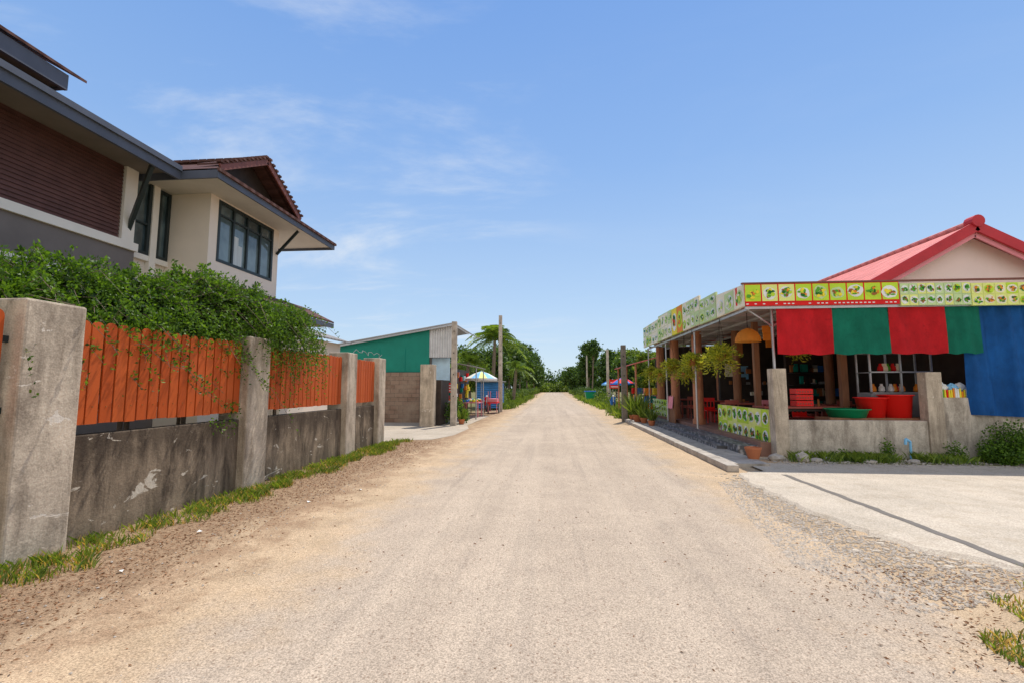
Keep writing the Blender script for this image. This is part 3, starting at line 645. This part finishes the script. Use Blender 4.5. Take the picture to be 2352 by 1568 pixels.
mass('hedge',[(-4.6+R.uniform(-.4,.3),y,.5,.6,R.uniform(.5,1.0)) for y in np.arange(41,135,1.4)],'lf_tree',.16,420)
mass('hedge',[(-4.1+R.uniform(-.4,.3),y,.5,.4,R.uniform(.3,1.0)) for y in np.arange(39,130,2.6)],'lf_treel',.14,420)
mass('hedge',[(4.9+R.uniform(-.3,.5),y,.6,.7,R.uniform(.6,1.2)) for y in np.arange(44,135,1.4)],'lf_tree',.16,420)
mass('hedge',[(4.5+R.uniform(-.3,.5),y,.4,.5,R.uniform(.4,.9)) for y in np.arange(37,130,2.6)],'lf_treel',.14,420)
mass('shrub',[(-4.45,20.2,.5,.3,.5),(-4.0,20.9,.35,.22,.35),(-4.25,20.6,.8,.25,.35)],'lf_bush',.09,520)
mass('shrub',[(-4.5,35.5,.5,.4,.7),(-4.2,37.5,.6,.45,.8),(-4.3,39.5,.5,.45,.6)],'lf_treel',.12,520)
mass('weed_bush',[(9.4,10.55,.45,.5,.45),(9.9,10.6,.3,.4,.4),(9.1,10.5,.25,.35,.25)],'lf_bush',.05,3200)
mass('weed_bush',[(7.15,10.85,.2,.14,.28),(8.5,10.85,.2,.2,.25),(6.2,10.8,.1,.2,.15)],'lf_bush',.045,500)
def palm(name,x,y,h,n,ln):
    T=empty(name); mb=MB(); prev=(x,y,0)
    for i in range(1,9): t=i/8; p=(x+.35*math.sin(t*1.4),y,h*t); mb.cyl(prev,p,.2-.08*(i-1)/8,.2-.08*i/8,'bark',10,False); prev=p
    top=np.array(prev); Q=[]
    for i in range(n):
        a=2*math.pi*i/n*2.4+R.uniform(-.2,.2); el=[.1,.45,.8,1.15,1.4][i%5]+R.uniform(-.12,.12); l=ln*R.uniform(.8,1.1); d=np.array([math.cos(a)*math.cos(el),math.sin(a)*math.cos(el),math.sin(el)])
        side=np.cross(d,[0,0,1.]); side/=np.linalg.norm(side); pp=None
        for t in np.linspace(0,1,30):
            q=top+d*l*t+np.array([0,0,-1.25*t**2.2*l*.55])
            if pp is None or int(t*29)%3==0:
                if pp is not None: mb.cyl(pp,q,.035,.025,'lf_palm',4,False)
                pp=q
            if t<.08: continue
            w=(.60*math.sin(math.pi*min(1,t*.8+.15))+.1)*ln/2.9
            for s in (-1,1):
                tip=q+side*s*w+d*.3*w+np.array([0,0,-.5*w*R.uniform(.5,1.5)]); off=d*.035
                Q.append([q-off,q+off,tip+off*.35,tip-off*.35])
    mb.build('trunk',T); quads_mesh('fronds',np.array(Q),'lf_palm',T)
palm('coconut_palm',-5.1,38,5.4,26,3.1)
palm('coconut_palm',-3.9,45,3.4,14,2.2)
palm('coconut_palm',-7.2,37.5,3.6,16,2.4)

# ------------------------------------------------------------------ restaurant (right)
Rr=empty('roadside_restaurant')
def board(name,o,u,w,h,cols,rows,bg,parent,frame=None,strip=None,foods=('green','orange','brown','dgreen','yellow'),plates='white',bgs=None,h2=None):
    o=Vector(o);u=Vector(u).normalized(); up=Vector((0,0,1)); nrm=u.cross(up).normalized()
    if h2 is None: h2=h
    mb=MB()
    def P(a,b,d): return o+u*a+up*b+nrm*d
    def rect(a0,a1,b0,b1,d,m): mb.poly([P(a0,b0,d),P(a1,b0,d),P(a1,b1,d),P(a0,b1,d)],m)
    def ell(a,b,ra,rb,d,m,n=14,an=0): mb.poly([P(a+ra*math.cos(2*math.pi*i/n+an)*random.uniform(.88,1.05),b+rb*math.sin(2*math.pi*i/n+an)*random.uniform(.88,1.05),d) for i in range(n)],m)
    mb.hexa([P(0,0,-.05),P(w,0,-.05),P(w,0,0),P(0,0,0),P(0,h,-.05),P(w,h2,-.05),P(w,h2,0),P(0,h,0)],bg)
    b0=0; hm=min(h,h2)
    if strip: 
        rect(.01,w-.01,.0+.005,strip[1],.003,strip[0]); b0=strip[1]
        for i in range(int(w/.09)):
            if random.random()<.7: rect(.03+i*.09,.03+i*.09+.05,strip[1]*.35,strip[1]*.6,.006,'white')
    cw=w/cols; ch=(hm-b0)/rows
    for i in range(cols):
        for j in range(rows):
            a0=i*cw; bb=b0+j*ch
            if bgs: rect(a0+.006,a0+cw-.006,bb+.006,bb+ch-.006,.006,random.choice(bgs))
            if frame: 
                t=.014; 
                rect(a0,a0+t,bb,bb+ch,.008,frame); rect(a0+cw-t,a0+cw,bb,bb+ch,.008,frame); rect(a0+t,a0+cw-t,bb,bb+t,.008,frame); rect(a0+t,a0+cw-t,bb+ch-t,bb+ch,.008,frame)
            ca=a0+cw/2+random.uniform(-.06,.06)*cw; cb=bb+ch/2+random.uniform(-.06,.06)*ch; ra=min(cw*.44,ch*.66)*random.uniform(.85,1.08); rb=ch*.38*random.uniform(.85,1.05)
            if plates: ell(ca,cb,ra,rb,.009,plates if random.random()<.7 else random.choice(['lime','palegreen']))
            d=.012
            for q in range(16):
                rr=random.random()**.6; tt=random.random()*6.28
                ell(ca+rr*.68*math.cos(tt)*ra,cb+rr*.62*math.sin(tt)*rb,ra*random.uniform(.12,.38),rb*random.uniform(.12,.38),d,random.choice(foods),6,random.random()*3); d+=.0008
    return mb.build(name,parent)
uX=(1,0,0); uY=(0,1,0); umY=(0,-1,0)
FY=10.9
board('food_sign_front',(4.37,FY,3.42),uX,3.30,.50,9,1,'red',Rr,'red',('red',.09),bgs=['yellow','lime','lightyel','lime'],foods=('green','orange','brown','yellow','lime','dgreen'))
board('food_sign_front_b',(7.69,FY,3.38),uX,1.45,.50,8,2,'palegreen',Rr,bgs=['palegreen','palegreen','lightyel'],foods=('green','dgreen','brown','green'),plates='white')
board('food_sign_front_c',(9.15,FY,3.36),uX,3.3,.50,14,2,'lightyel',Rr,bgs=['lime','lightyel','lightyel'],foods=('green','dgreen','brown','orange','lime'),plates='cream2')
mb=MB(); mb.box(4.32,12.6,FY-.02,FY+.06,3.925,3.96,'bronze'); mb.box(4.40,12.6,FY+.052,FY+.10,3.36,3.45,'steel'); mb.build('sign_cap',Rr)
SF=('palegreen','green','cream2','lime')
board('food_sign_side_a',(4.36,12.70,3.42),umY,1.80,.60,3,1,'cream2',Rr,bgs=['palegreen','cream2'],foods=SF,h2=.50,plates='white')
board('food_sign_side_b',(4.355,14.10,3.42),umY,1.38,.72,3,2,'palegreen',Rr,bgs=['palegreen','palegreen'],foods=SF+('teal2','dgreen'),h2=.70)
board('food_sign_side_c',(4.35,15.9,3.44),umY,1.78,.92,4,2,'cream2',Rr,bgs=['cream2','palegreen'],foods=SF+('dgreen',),h2=.86)
board('food_sign_side_d',(4.345,17.3,3.44),umY,1.38,.95,2,1,'lime',Rr,bgs=['orange','lime','yellow'],foods=('red','orange','dgreen','lime'),h2=.92)
board('food_sign_side_e',(4.34,19.5,3.44),umY,2.18,1.02,4,2,'palegreen',Rr,bgs=['cream2','palegreen'],foods=SF+('green',),h2=.97)
board('food_sign_side_f',(4.33,22.6,3.44),umY,3.05,.92,5,2,'palegreen',Rr,bgs=['palegreen','cream2'],foods=SF+('teal2',),h2=.92)
mb=MB(); mb.box(4.345,4.352,11.28,11.36,3.5,3.92,'red'); mb.build('red_sign_strip',Rr)
mb=MB(); mb.slab((4.42,FY+.1,3.52),(12.6,FY+.1,3.60),(12.6,22.6,3.72),(4.42,22.6,3.62),.03,'canopy')
mb.build('canopy_roof',Rr)
mb=MB()
for y in np.arange(11.3,22.6,1.05): mb.box(4.42,9.5,y,y+.05,3.40,3.46,'steel')
for x in (4.45,5.3,6.4,7.6,8.8): mb.box(x,x+.05,FY+.1,22.5,3.34,3.40,'steel')
mb.cyl((5.12,11.3,2.0),(5.12,11.3,3.42),.03,.03,'steel',10); mb.beam((5.12,11.3,3.0),(4.45,11.1,3.40),.03,.03,'steel'); mb.beam((5.14,11.3,3.0),(5.6,11.3,3.40),.03,.03,'steel')
for y in (15.2,19.0,22.4): mb.cyl((4.5,y,.3),(4.5,y,3.4),.03,.03,'steel',8)
mb.build('canopy_frame',Rr)
def cloth_mesh(name,x0,x1,y,z0,z1,mat,amp=.03,nx=28,nz=10,k=9,parent=None,sag=.03):
    vs=[];fs=[]
    for j in range(nz+1):
        for i in range(nx+1):
            u=i/nx;v=j/nz; vs.append((x0+(x1-x0)*u, y+amp*math.sin(u*k+x0*3+v*1.2)*(1-v*.6)+amp*.5*math.sin(u*k*2.7+1+v*2), z0+(z1-z0)*v-sag*(1-v)*math.sin(u*math.pi*2)**2))
    for j in range(nz):
        for i in range(nx): a=j*(nx+1)+i; fs.append((a,a+1,a+nx+2,a+nx+1))
    me=bpy.data.meshes.new(name); me.from_pydata(vs,[],fs); me.materials.append(M[mat]); me.polygons.foreach_set('use_smooth',[True]*len(fs)); o=bpy.data.objects.new(name,me); COL.objects.link(o); o.parent=parent; return o
for i,(a,b,c) in enumerate(((5.08,6.28,'cred'),(6.28,7.47,'cgreen'),(7.47,8.64,'cred'),(8.64,9.36,'cgreen'))): cloth_mesh('shade_cloth_%d'%i,a,b,10.99,2.34,3.40,c,.03,24,10,6,Rr,.03)
cloth_mesh('blue_tarpaulin',9.05,13.5,11.06,1.0,3.40,'cblue',.055,90,14,38,Rr,.04)
mb=MB()
mb.box(4.75,13,11.36,22.6,0,.34,'tfloor'); mb.box(4.30,4.75,11.5,22.6,0,.24,'step'); mb.box(3.50,4.30,9.9,22.6,0,.075,'kerb'); mb.box(4.06,4.30,12.2,22.6,.075,.15,'step')
mb.build('platform',Rr)
mb=MB(); y=9.35
while y<22.0:
    mb.box(3.28,3.50,y,y+.98,0,.13+random.uniform(-.01,.01),'kerb'); y+=1.0
mb.build('kerb',None,.012)
mb=MB(); mb.box(5.28,8.22,11.14,11.30,0,.86,'rwall'); mb.box(8.22,8.55,11.10,11.36,0,1.93,'pillar'); mb.box(8.55,9.2,11.12,11.30,0,1.37,'rwall'); mb.box(9.2,13.5,11.14,11.30,0,1.35,'rwall')
mb.box(4.98,5.28,11.10,11.38,0,2.02,'pillar'); mb.build('low_front_wall',Rr,.012)
board('menu_board',(4.97,14.7,.24),umY,3.3,.84,9,2,'lightyel',Rr,bgs=['lime','lightyel'],foods=('green','dgreen','brown','green'),plates='white')
board('menu_board_b',(4.80,23.2,.26),umY,3.6,.80,8,3,'palegreen',Rr,bgs=['palegreen','lime'],foods=('green','dgreen','brown'),plates='white')
mb=MB()
for (x,y,r,c) in ((5.0,16.7,.17,'teracol'),(5.0,19.7,.17,'teracol'),(5.0,22.3,.17,'teracol'),(6.2,16.4,.13,'wood'),(8.6,15.4,.13,'wood'),(6.9,20,.16,'teracol')): mb.cyl((x,y,.34),(x,y,3.5),r,r,c,18); mb.cyl((x,y,.34),(x,y,.5),r*1.25,r*1.25,c,18)
mb.box(5.72,5.86,13.8,13.94,.34,3.5,'wood'); mb.box(7.42,7.58,12.75,12.9,.34,3.5,'wood'); mb.build('columns',Rr)
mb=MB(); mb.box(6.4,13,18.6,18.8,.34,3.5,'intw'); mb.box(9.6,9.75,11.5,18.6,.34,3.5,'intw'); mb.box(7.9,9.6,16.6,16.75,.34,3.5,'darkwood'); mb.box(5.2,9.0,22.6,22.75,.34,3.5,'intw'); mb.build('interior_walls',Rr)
def table(name,x0,x1,y0,y1,z,m='redwood',z0=.34):
    T=empty(name); mb=MB(); mb.box(x0,x1,y0,y1,z-.05,z,m); mb.box(x0+.08,x1-.08,y0+.06,y1-.06,z-.12,z-.05,'darkwood')
    for a in (x0+.1,x1-.17):
        for b in (y0+.08,y1-.15): mb.box(a,a+.07,b,b+.07,z0,z-.12,m)
    mb.build('table_top_and_legs',T,.006); mb=MB()
    for yy in (y0-.45,y1+.15): 
        mb.box(x0+.1,x1-.1,yy,yy+.28,z0+.40,z0+.45,m)
        for a in (x0+.2,x1-.3): mb.box(a,a+.08,yy+.04,yy+.24,z0,z0+.40,m)
    mb.build('benches',T,.006); return T
table('dining_table',5.25,7.1,12.2,12.95,1.12); table('dining_table',5.5,7.2,15.3,16.1,1.10); table('dining_table',5.5,7.2,18.0,18.4,1.10); table('dining_table',5.3,6.6,20.3,21.1,1.10); table('dining_table',7.7,9.2,14.2,14.9,1.10)
def chair(name,x,y,m):
    T=empty(name); mb=MB(); z=.34; mb.box(x-.2,x+.2,y-.2,y+.2,z+.42,z+.45,m); mb.box(x-.2,x+.2,y+.18,y+.21,z+.45,z+.55,m); mb.box(x-.2,x+.2,y+.18,y+.21,z+.75,z+.88,m)
    for i in range(4): mb.box(x-.19+i*.117,x-.16+i*.117,y+.18,y+.21,z+.55,z+.75,m)
    for a in (-.19,.16):
        for b in (-.19,.16): mb.box(x+a,x+a+.03,y+b,y+b+.03,z,z+.42,m)
    mb.build('chair_frame',T,.01)
chair('plastic_chair',5.6,17.3,'plasticred'); chair('plastic_chair',6.4,14.4,'pink'); chair('wooden_chair',5.6,19.3,'redwood'); chair('wooden_chair',5.3,14.3,'redwood'); chair('plastic_chair',7.0,13.9,'plasticred'); chair('wooden_chair',8.0,13.5,'redwood'); chair('wooden_chair',8.8,15.4,'wood')
mb=MB(); 
for i in range(8):
    a=i/8; mb.poly([(4.55+a*.0,19.2-a*.9,1.25+.04*math.sin(i*2)),(4.55,19.2-(a+.125)*.9,1.25+.04*math.sin(i*2+2)),(4.50,19.2-(a+.125)*.9,.78+.03*math.sin(i*3+3)),(4.50,19.2-a*.9,.78+.03*math.sin(i*3))],'pink')
mb.box(4.57,4.61,18.25,19.2,.24,1.24,'wood'); mb.build('draped_pink_cloth')
mb=MB()
for k in range(60):
    x=random.uniform(6.5,9.4); y=18.45-random.uniform(0,.5); z=random.choice([.9,1.3,1.7,2.1]); s=random.uniform(.05,.2)
    if x>7.9: y=16.3+random.uniform(0,.15)
    mb.box(x,x+s,y,y+.1,z,z+random.uniform(.05,.28),random.choice(['grey','grey','blue','cream2','brown','brown','teal2','darkwood','darkwood']))
for z in (.88,1.28,1.68,2.08): mb.box(7.92,9.58,16.2,16.6-.002,z-.03,z-.002,'darkwood')
for (x,z,c) in ((6.6,2.0,'cream2'),(7.1,1.9,'skyb')): mb.box(x,x+.35,18.57,18.6-.002,z,z+.5,c)
for k in range(16): 
    x=random.uniform(5.4,9.2); y=random.uniform(12,16); h=random.uniform(.1,.35); mb.box(x,x+random.uniform(.05,.25),y,y+.04,3.3-h-random.uniform(.1,.4),3.3-.1,random.choice(['grey','white','brown','teal2','orange','black2']))
mb.build('shelf_goods',Rr)
mb=MB(); mb.box(6.3,9.5,11.36,12.0,.80,.90,'wood'); mb.box(6.4,9.4,11.5,11.95,.34,.80,'darkwood'); mb.build('counter',Rr,.005)
K=empty('glass_food_cabinet'); mb=MB()
x0,x1,y0,y1,z0,z1=7.70,9.1,12.1,12.6,1.45,2.42
for a in (x0,(x0+x1)/2,x1):
    for b in (y0,y1): mb.box(a,a+.035,b,b+.035,z0,z1,'steel')
for z in (z0,1.95,z1): mb.box(x0,x1+.035,y0,y0+.03,z,z+.03,'steel'); mb.box(x0,x1,y0+.035,y1,z,z+.015,'steel')
mb.box(x0,x1+.035,y0,y1+.035,.34,z0,'grey')
for k in range(14): x=random.uniform(x0+.08,x1-.2); z=random.choice([1.48,1.98]); mb.rev((x+.06,12.35,z),[(.03,0),(.07,.03),(.06,.12),(.03,.16),(.03,.2)],random.choice(['white','orange','cream2','red','green']),10)
mb.build('frame_and_food',K)
def basin(name,x,y,z,r0,r1,h,m,sy=1):
    mb=MB(); mb.rev((x,y,z),[(.001,0),(r0,0),(r1,h),(r1+.035,h+.005),(r1+.035,h-.02),(r1-.01,h),(r0-.02,.03),(.001,.03)],m,28); o=mb.build(name,None,0,True); return o
basin('red_plastic_basin',7.95,11.68,.90,.27,.32,.52,'plasticred'); basin('red_plastic_basin',7.42,11.7,.90,.25,.31,.46,'plasticred'); basin('green_plastic_basin',6.86,11.68,.90,.36,.44,.20,'plasticgreen')
mb=MB()
for z in (.93,1.08,1.23): 
    mb.box(6.05,6.45,12.28,12.6,z+.2,z+.33,'plasticred')
    for i in range(6): mb.box(6.07+i*.062,6.10+i*.062,12.274,12.28-.001,z+.24,z+.28,'redwood')
mb.build('drink_crates',None,.006)
mb=MB()
for i in range(12):
    x=8.62+i*.045; mb.cyl((x,11.2,1.37),(x,11.2,1.50+random.uniform(0,.08)),.02,.016,random.choice(['yellow','green','orange','white','red']),8)
mb.build('bottles')
def bag(name,x,y,z,s,m):
    me=bpy.data.meshes.new(name); bm=bmesh.new(); bmesh.ops.create_icosphere(bm,subdivisions=3,radius=1)
    for v in bm.verts:
        k=random.uniform(.82,1.12); sh=1-.55*max(0,v.co.z)**2
        v.co=Vector((x+v.co.x*s*k*sh,y+v.co.y*s*.7*k*sh,z+v.co.z*s*.9*k))
    bm.to_mesh(me); bm.free(); me.materials.append(M[m]); o=bpy.data.objects.new(name,me); COL.objects.link(o)
bag('plastic_bag',8.70,11.34,1.60,.13,'white'); bag('plastic_bag',8.92,11.33,1.58,.12,'skyb'); bag('plastic_bag',9.1,11.36,1.6,.12,'white')
mb=MB(); 
for i in range(5): x=5.6+i*.27; mb.cyl((x,12.5,1.12),(x,12.5,1.30),.03,.02,random.choice(['white','green','red','brown']),10); 
mb.build('condiment_bottles')
LS=empty('hanging_lampshade'); mb=MB(); mb.rev((4.88,12.1,2.72),[(.30,0),(.29,.10),(.23,.22),(.13,.30),(.03,.34),(.001,.345)],'lamp',24); mb.build('shade',LS,0,True)
mb=MB(); mb.cyl((4.88,12.1,3.05),(4.88,12.1,3.45),.008,.008,'black2',6); mb.build('cord',LS)
def hang(name,x,y,z,r,n=900):
    T=empty(name); d=R.normal(size=(n//12,3)); d/=np.linalg.norm(d,axis=1,keepdims=True); P=[];D=[]
    for q in d:
        q[2]=q[2]*.9+.1; l=r*R.uniform(.6,1.35)
        for t in np.linspace(.1,1,12): P.append(np.array([x,y,z])+q*l*t+np.array([0,0,-.6*l*t*t])); D.append(q)
    quads_mesh('fronds',leaf_quads(np.array(P)+R.normal(0,.012,(len(P),3)),.11,.03,np.array(D),1.2),'lf_hang',T)
    mb=MB(); mb.rev((x,y,z-.2),[(.001,0),(.10,0),(.14,.18),(.15,.2)],'brown',14)
    for a in (0,2.1,4.2): mb.cyl((x+.14*math.cos(a),y+.14*math.sin(a),z),(x,y,3.4),.004,.004,'black2',4,False)
    mb.build('basket',T)
hang('hanging_plant',4.42,12.7,2.50,.38,2000); hang('hanging_plant',4.42,15.2,2.48,.36,1700); hang('hanging_plant',4.45,18.0,2.45,.36,1500); hang('hanging_plant',4.45,21.6,2.3,.4,1400); hang('hanging_plant',4.5,20,2.2,.28,800); hang('hanging_plant',4.5,16.4,2.1,.28,800); hang('hanging_plant',6.6,13.3,2.7,.26,800)
def potplant(name,x,y,z,r,h,ph,n):
    T=empty(name); mb=MB(); mb.rev((x,y,z),[(.001,0),(r*.65,0),(r*.95,h*.8),(r,h*.85),(r,h),(r*.85,h),(r*.8,h*.8),(.001,h*.8)],'terra',18); mb.build('pot',T)
    if n:
        a=R.uniform(0,6.28,n); P=np.stack([x+R.normal(0,r*.4,n),y+R.normal(0,r*.4,n),np.full(n,z+h*.8)],1); D=np.stack([np.cos(a)*.5,np.sin(a)*.5,np.ones(n)],1)
        quads_mesh('leaves',leaf_quads(P,ph,.05,D,.5),'lf_treel',T)
potplant('terracotta_pot',4.28,10.62,.075,.17,.24,.3,0); potplant('potted_plant',3.75,21.3,.08,.25,.3,1.1,130); potplant('potted_plant',3.85,20.5,.08,.16,.22,.7,60)
potplant('potted_plant',-3.95,20.1,.01,.15,.22,.5,60); potplant('potted_plant',3.9,19.2,.08,.15,.2,.5,50); potplant('potted_plant',3.85,23.2,.01,.2,.26,.9,80)
def rock(name,x,y,z,s):
    me=bpy.data.meshes.new(name); bm=bmesh.new(); bmesh.ops.create_icosphere(bm,subdivisions=2,radius=1)
    for v in bm.verts: k=random.uniform(.8,1.15); v.co=Vector((x+v.co.x*s[0]*k,y+v.co.y*s[1]*k,z+v.co.z*s[2]*k))
    bm.to_mesh(me); bm.free(); me.materials.append(M['stone']); o=bpy.data.objects.new(name,me); COL.objects.link(o)
rock('rock',4.72,10.55,.1,(.17,.13,.10)); rock('rock',5.2,10.45,.13,(.15,.12,.12)); rock('rock',5.5,10.5,.07,(.12,.1,.07)); rock('rock',6.5,10.4,.07,(.14,.1,.05)); rock('rock',5.8,10.6,.07,(.1,.1,.07)); rock('rock',7.4,10.5,.07,(.12,.1,.05))
mb=MB(); mb.box(4.35,30,10.3,11.13,-.05,.043,'ground'); mb.build('dirt_verge')
P=np.stack([R.uniform(4.6,10.5,1500),R.normal(10.5,.22,1500),np.full(1500,.04)],1); pebbles('rubble',P,R.uniform(.008,.035,1500),'stone')
mb=MB(); mb.cyl((7.72,11.0,0),(7.72,11.0,.42),.025,.025,'skyb',10); mb.cyl((7.72,11.0,.42),(7.62,10.98,.48),.028,.028,'skyb',10); mb.cyl((7.62,10.98,.48),(7.60,10.97,.36),.028,.028,'skyb',10); mb.build('blue_water_pipe')
Q=empty('red_roof_building')
mb=MB(); zr=5.62; xr=10.4; s=.563
mb.poly([(6.9,12.5,3.62),(13.9,12.5,3.62),(xr,12.5,zr-.15)],'pinkw'); mb.build('gable_wall',Q)
mb=MB()
xe=6.6; zeave=zr-(xr-xe)*s
mb.slab((xe,12.1,zeave),(xr,12.1,zr),(xr,22,zr),(xe,22,zeave),.06,'rtile'); mb.slab((xr,12.1,zr),(xr*2-xe,12.1,zeave),(xr*2-xe,22,zeave),(xr,22,zr),.06,'rtile')
mb.beam((xr,12.07,zr-.10),(xe,12.07,zeave-.10),.05,.24,'redtrim'); mb.beam((xr,12.07,zr-.10),(2*xr-xe,12.07,zeave-.10),.05,.24,'redtrim')
mb.beam((xr,12.15,zr-.30),(xe,12.15,zeave-.30),.04,.10,'pink'); mb.beam((xr,12.15,zr-.30),(2*xr-xe,12.15,zeave-.30),.04,.10,'pink')
mb.cyl((xr,12.0,zr+.02),(xr,12.25,zr+.02),.15,.15,'redtrim',14); mb.cyl((xr,12.25,zr+.0),(xr,22,zr+.0),.10,.10,'rtile',14)
mb.build('roof',Q)
S2=empty('red_awning_stall'); mb=MB(); mb.slab((3.9,23.4,2.75),(6.5,23.4,3.45),(6.5,30,3.45),(3.9,30,2.75),.05,'rtile')
for y in (23.6,26.5,29.8): mb.cyl((4.1,y,0),(4.1,y,2.75),.05,.05,'teracol',10)
mb.box(6.4,6.5,23.4,30,0,3.3,'intw'); mb.build('awning',S2)
mb=MB()
for k in range(40):
    y=random.uniform(23.6,31); z=random.choice([0,.4,.8,1.2]); x=random.uniform(4.6,6); mb.box(x,x+.3,y,y+.3,z,z+.35,random.choice(['red','blue','brown','orange','pink','teal2','brown','yellow','grey']))
mb.build('goods',S2)
W=empty('green_waste_container'); mb=MB()
x,y=4.0,50; mb.hexa([(x-.5,y-.4,.2),(x+.5,y-.4,.2),(x+.5,y+.4,.2),(x-.5,y+.4,.2),(x-.65,y-.5,1.1),(x+.65,y-.5,1.1),(x+.65,y+.5,1.1),(x-.65,y+.5,1.1)],'plasticgreen'); mb.box(x-.7,x+.7,y-.55,y+.55,1.1,1.2,'blue'); mb.build('body',W,.03)
mb=MB()
for a in (-.45,.45): mb.cyl((x+a-.04,y-.35,.1),(x+a+.04,y-.35,.1),.1,.1,'black2',10)
mb.build('wheels',W)
mb=MB(); mb.box(4.5,5.3,38,38.05,1.5,2.2,'red'); mb.box(4.55,4.6,38,38.05,0,1.5,'grey'); mb.box(5.2,5.25,38,38.05,0,1.5,'grey')
for i in range(3): mb.box(4.6,5.2,37.99,37.996,1.6+i*.18,1.66+i*.18,'white')
mb.build('roadside_sign')

# ------------------------------------------------------------------ world
w=bpy.data.worlds.new('World'); sc.world=w; w.use_nodes=True; nt=w.node_tree; bg=nt.nodes['Background']
EL,AZ=65,22
STR=.13
sky=N(nt,'ShaderNodeTexSky',sky_type='NISHITA'); sky.sun_disc=False; sky.sun_elevation=rad(EL); sky.sun_rotation=rad(AZ); sky.air_density=1.0; sky.dust_density=.3; sky.ozone_density=3.0; sky.altitude=0
tc=N(nt,'ShaderNodeTexCoord'); sp=N(nt,'ShaderNodeSeparateXYZ'); L(nt,tc.outputs['Generated'],sp.inputs[0])
gr=N(nt,'ShaderNodeValToRGB'); L(nt,sp.outputs[2],gr.inputs['Fac']); er=gr.color_ramp
er.elements[0].position=0; er.elements[0].color=(.66,.80,.92,1); er.elements[1].position=1; er.elements[1].color=(.20,.34,.72,1)
for p_,c_ in ((.17,(.49,.68,.93)),(.43,(.29,.50,.89)),(.70,(.18,.38,.83))): e=er.elements.new(p_); e.color=rgba(c_)
gs=mix(nt,1.0,gr.outputs['Color'],(1/STR,1/STR,1/STR),'MULTIPLY')
base=mix(nt,.82,sky.outputs[0],gs)
zz=math_(nt,'ADD',math_(nt,'MAXIMUM',sp.outputs[2],0),.12)
cx=math_(nt,'DIVIDE',sp.outputs[0],zz); cy=math_(nt,'DIVIDE',sp.outputs[1],zz)
cb=N(nt,'ShaderNodeCombineXYZ'); L(nt,cx,cb.inputs[0]); L(nt,cy,cb.inputs[1])
mp=N(nt,'ShaderNodeMapping'); mp.inputs['Rotation'].default_value=(0,0,rad(25)); mp.inputs['Scale'].default_value=(.55,1.1,1); mp.inputs['Location'].default_value=(.3,.8,0); L(nt,cb.outputs[0],mp.inputs['Vector'])
nz=N(nt,'ShaderNodeTexNoise'); nz.inputs['Scale'].default_value=1.3; nz.inputs['Detail'].default_value=8; nz.inputs['Roughness'].default_value=.62; nz.inputs['Distortion'].default_value=.45; L(nt,mp.outputs[0],nz.inputs['Vector'])
cf=mapr(nt,nz.outputs['Fac'],.48,.80)
lm=mapr(nt,sp.outputs[0],.12,-.2,.08,1); hz=mapr(nt,sp.outputs[2],.0,.12)
cf=math_(nt,'MULTIPLY',math_(nt,'MULTIPLY',cf,lm),math_(nt,'MULTIPLY',hz,.8))
col=mix(nt,cf,base,(6.6,6.9,7.2))
# bright cloud bank added out of view behind the camera to fill shaded fronts
bk=math_(nt,'MULTIPLY',mapr(nt,sp.outputs[1],-.05,-.45),math_(nt,'MULTIPLY',mapr(nt,sp.outputs[2],.0,.1),mapr(nt,nz.outputs['Fac'],.30,.55)))
col=mix(nt,math_(nt,'MULTIPLY',bk,.85),col,(9.6,9.2,8.6))
L(nt,col,bg.inputs['Color']); bg.inputs['Strength'].default_value=STR
sd=bpy.data.lights.new('sun','SUN'); sd.energy=4.4; sd.angle=rad(.5); sd.color=(1,.95,.88); so=bpy.data.objects.new('sun',sd); COL.objects.link(so)
v=Vector((math.sin(rad(AZ))*math.cos(rad(EL)),math.cos(rad(AZ))*math.cos(rad(EL)),math.sin(rad(EL)))); so.rotation_euler=(-v).to_track_quat('-Z','Y').to_euler(); so.location=(0,0,30)
cam=bpy.data.cameras.new('camera'); co=bpy.data.objects.new('camera',cam); COL.objects.link(co); co.location=(0,0,1.6); co.rotation_euler=(rad(90+5.55),0,rad(5.0)); cam.lens=16.38; cam.sensor_width=36; cam.clip_start=.05; cam.clip_end=2000; sc.camera=co
sc.view_settings.view_transform='Standard'; sc.view_settings.look='None'; sc.view_settings.exposure=0
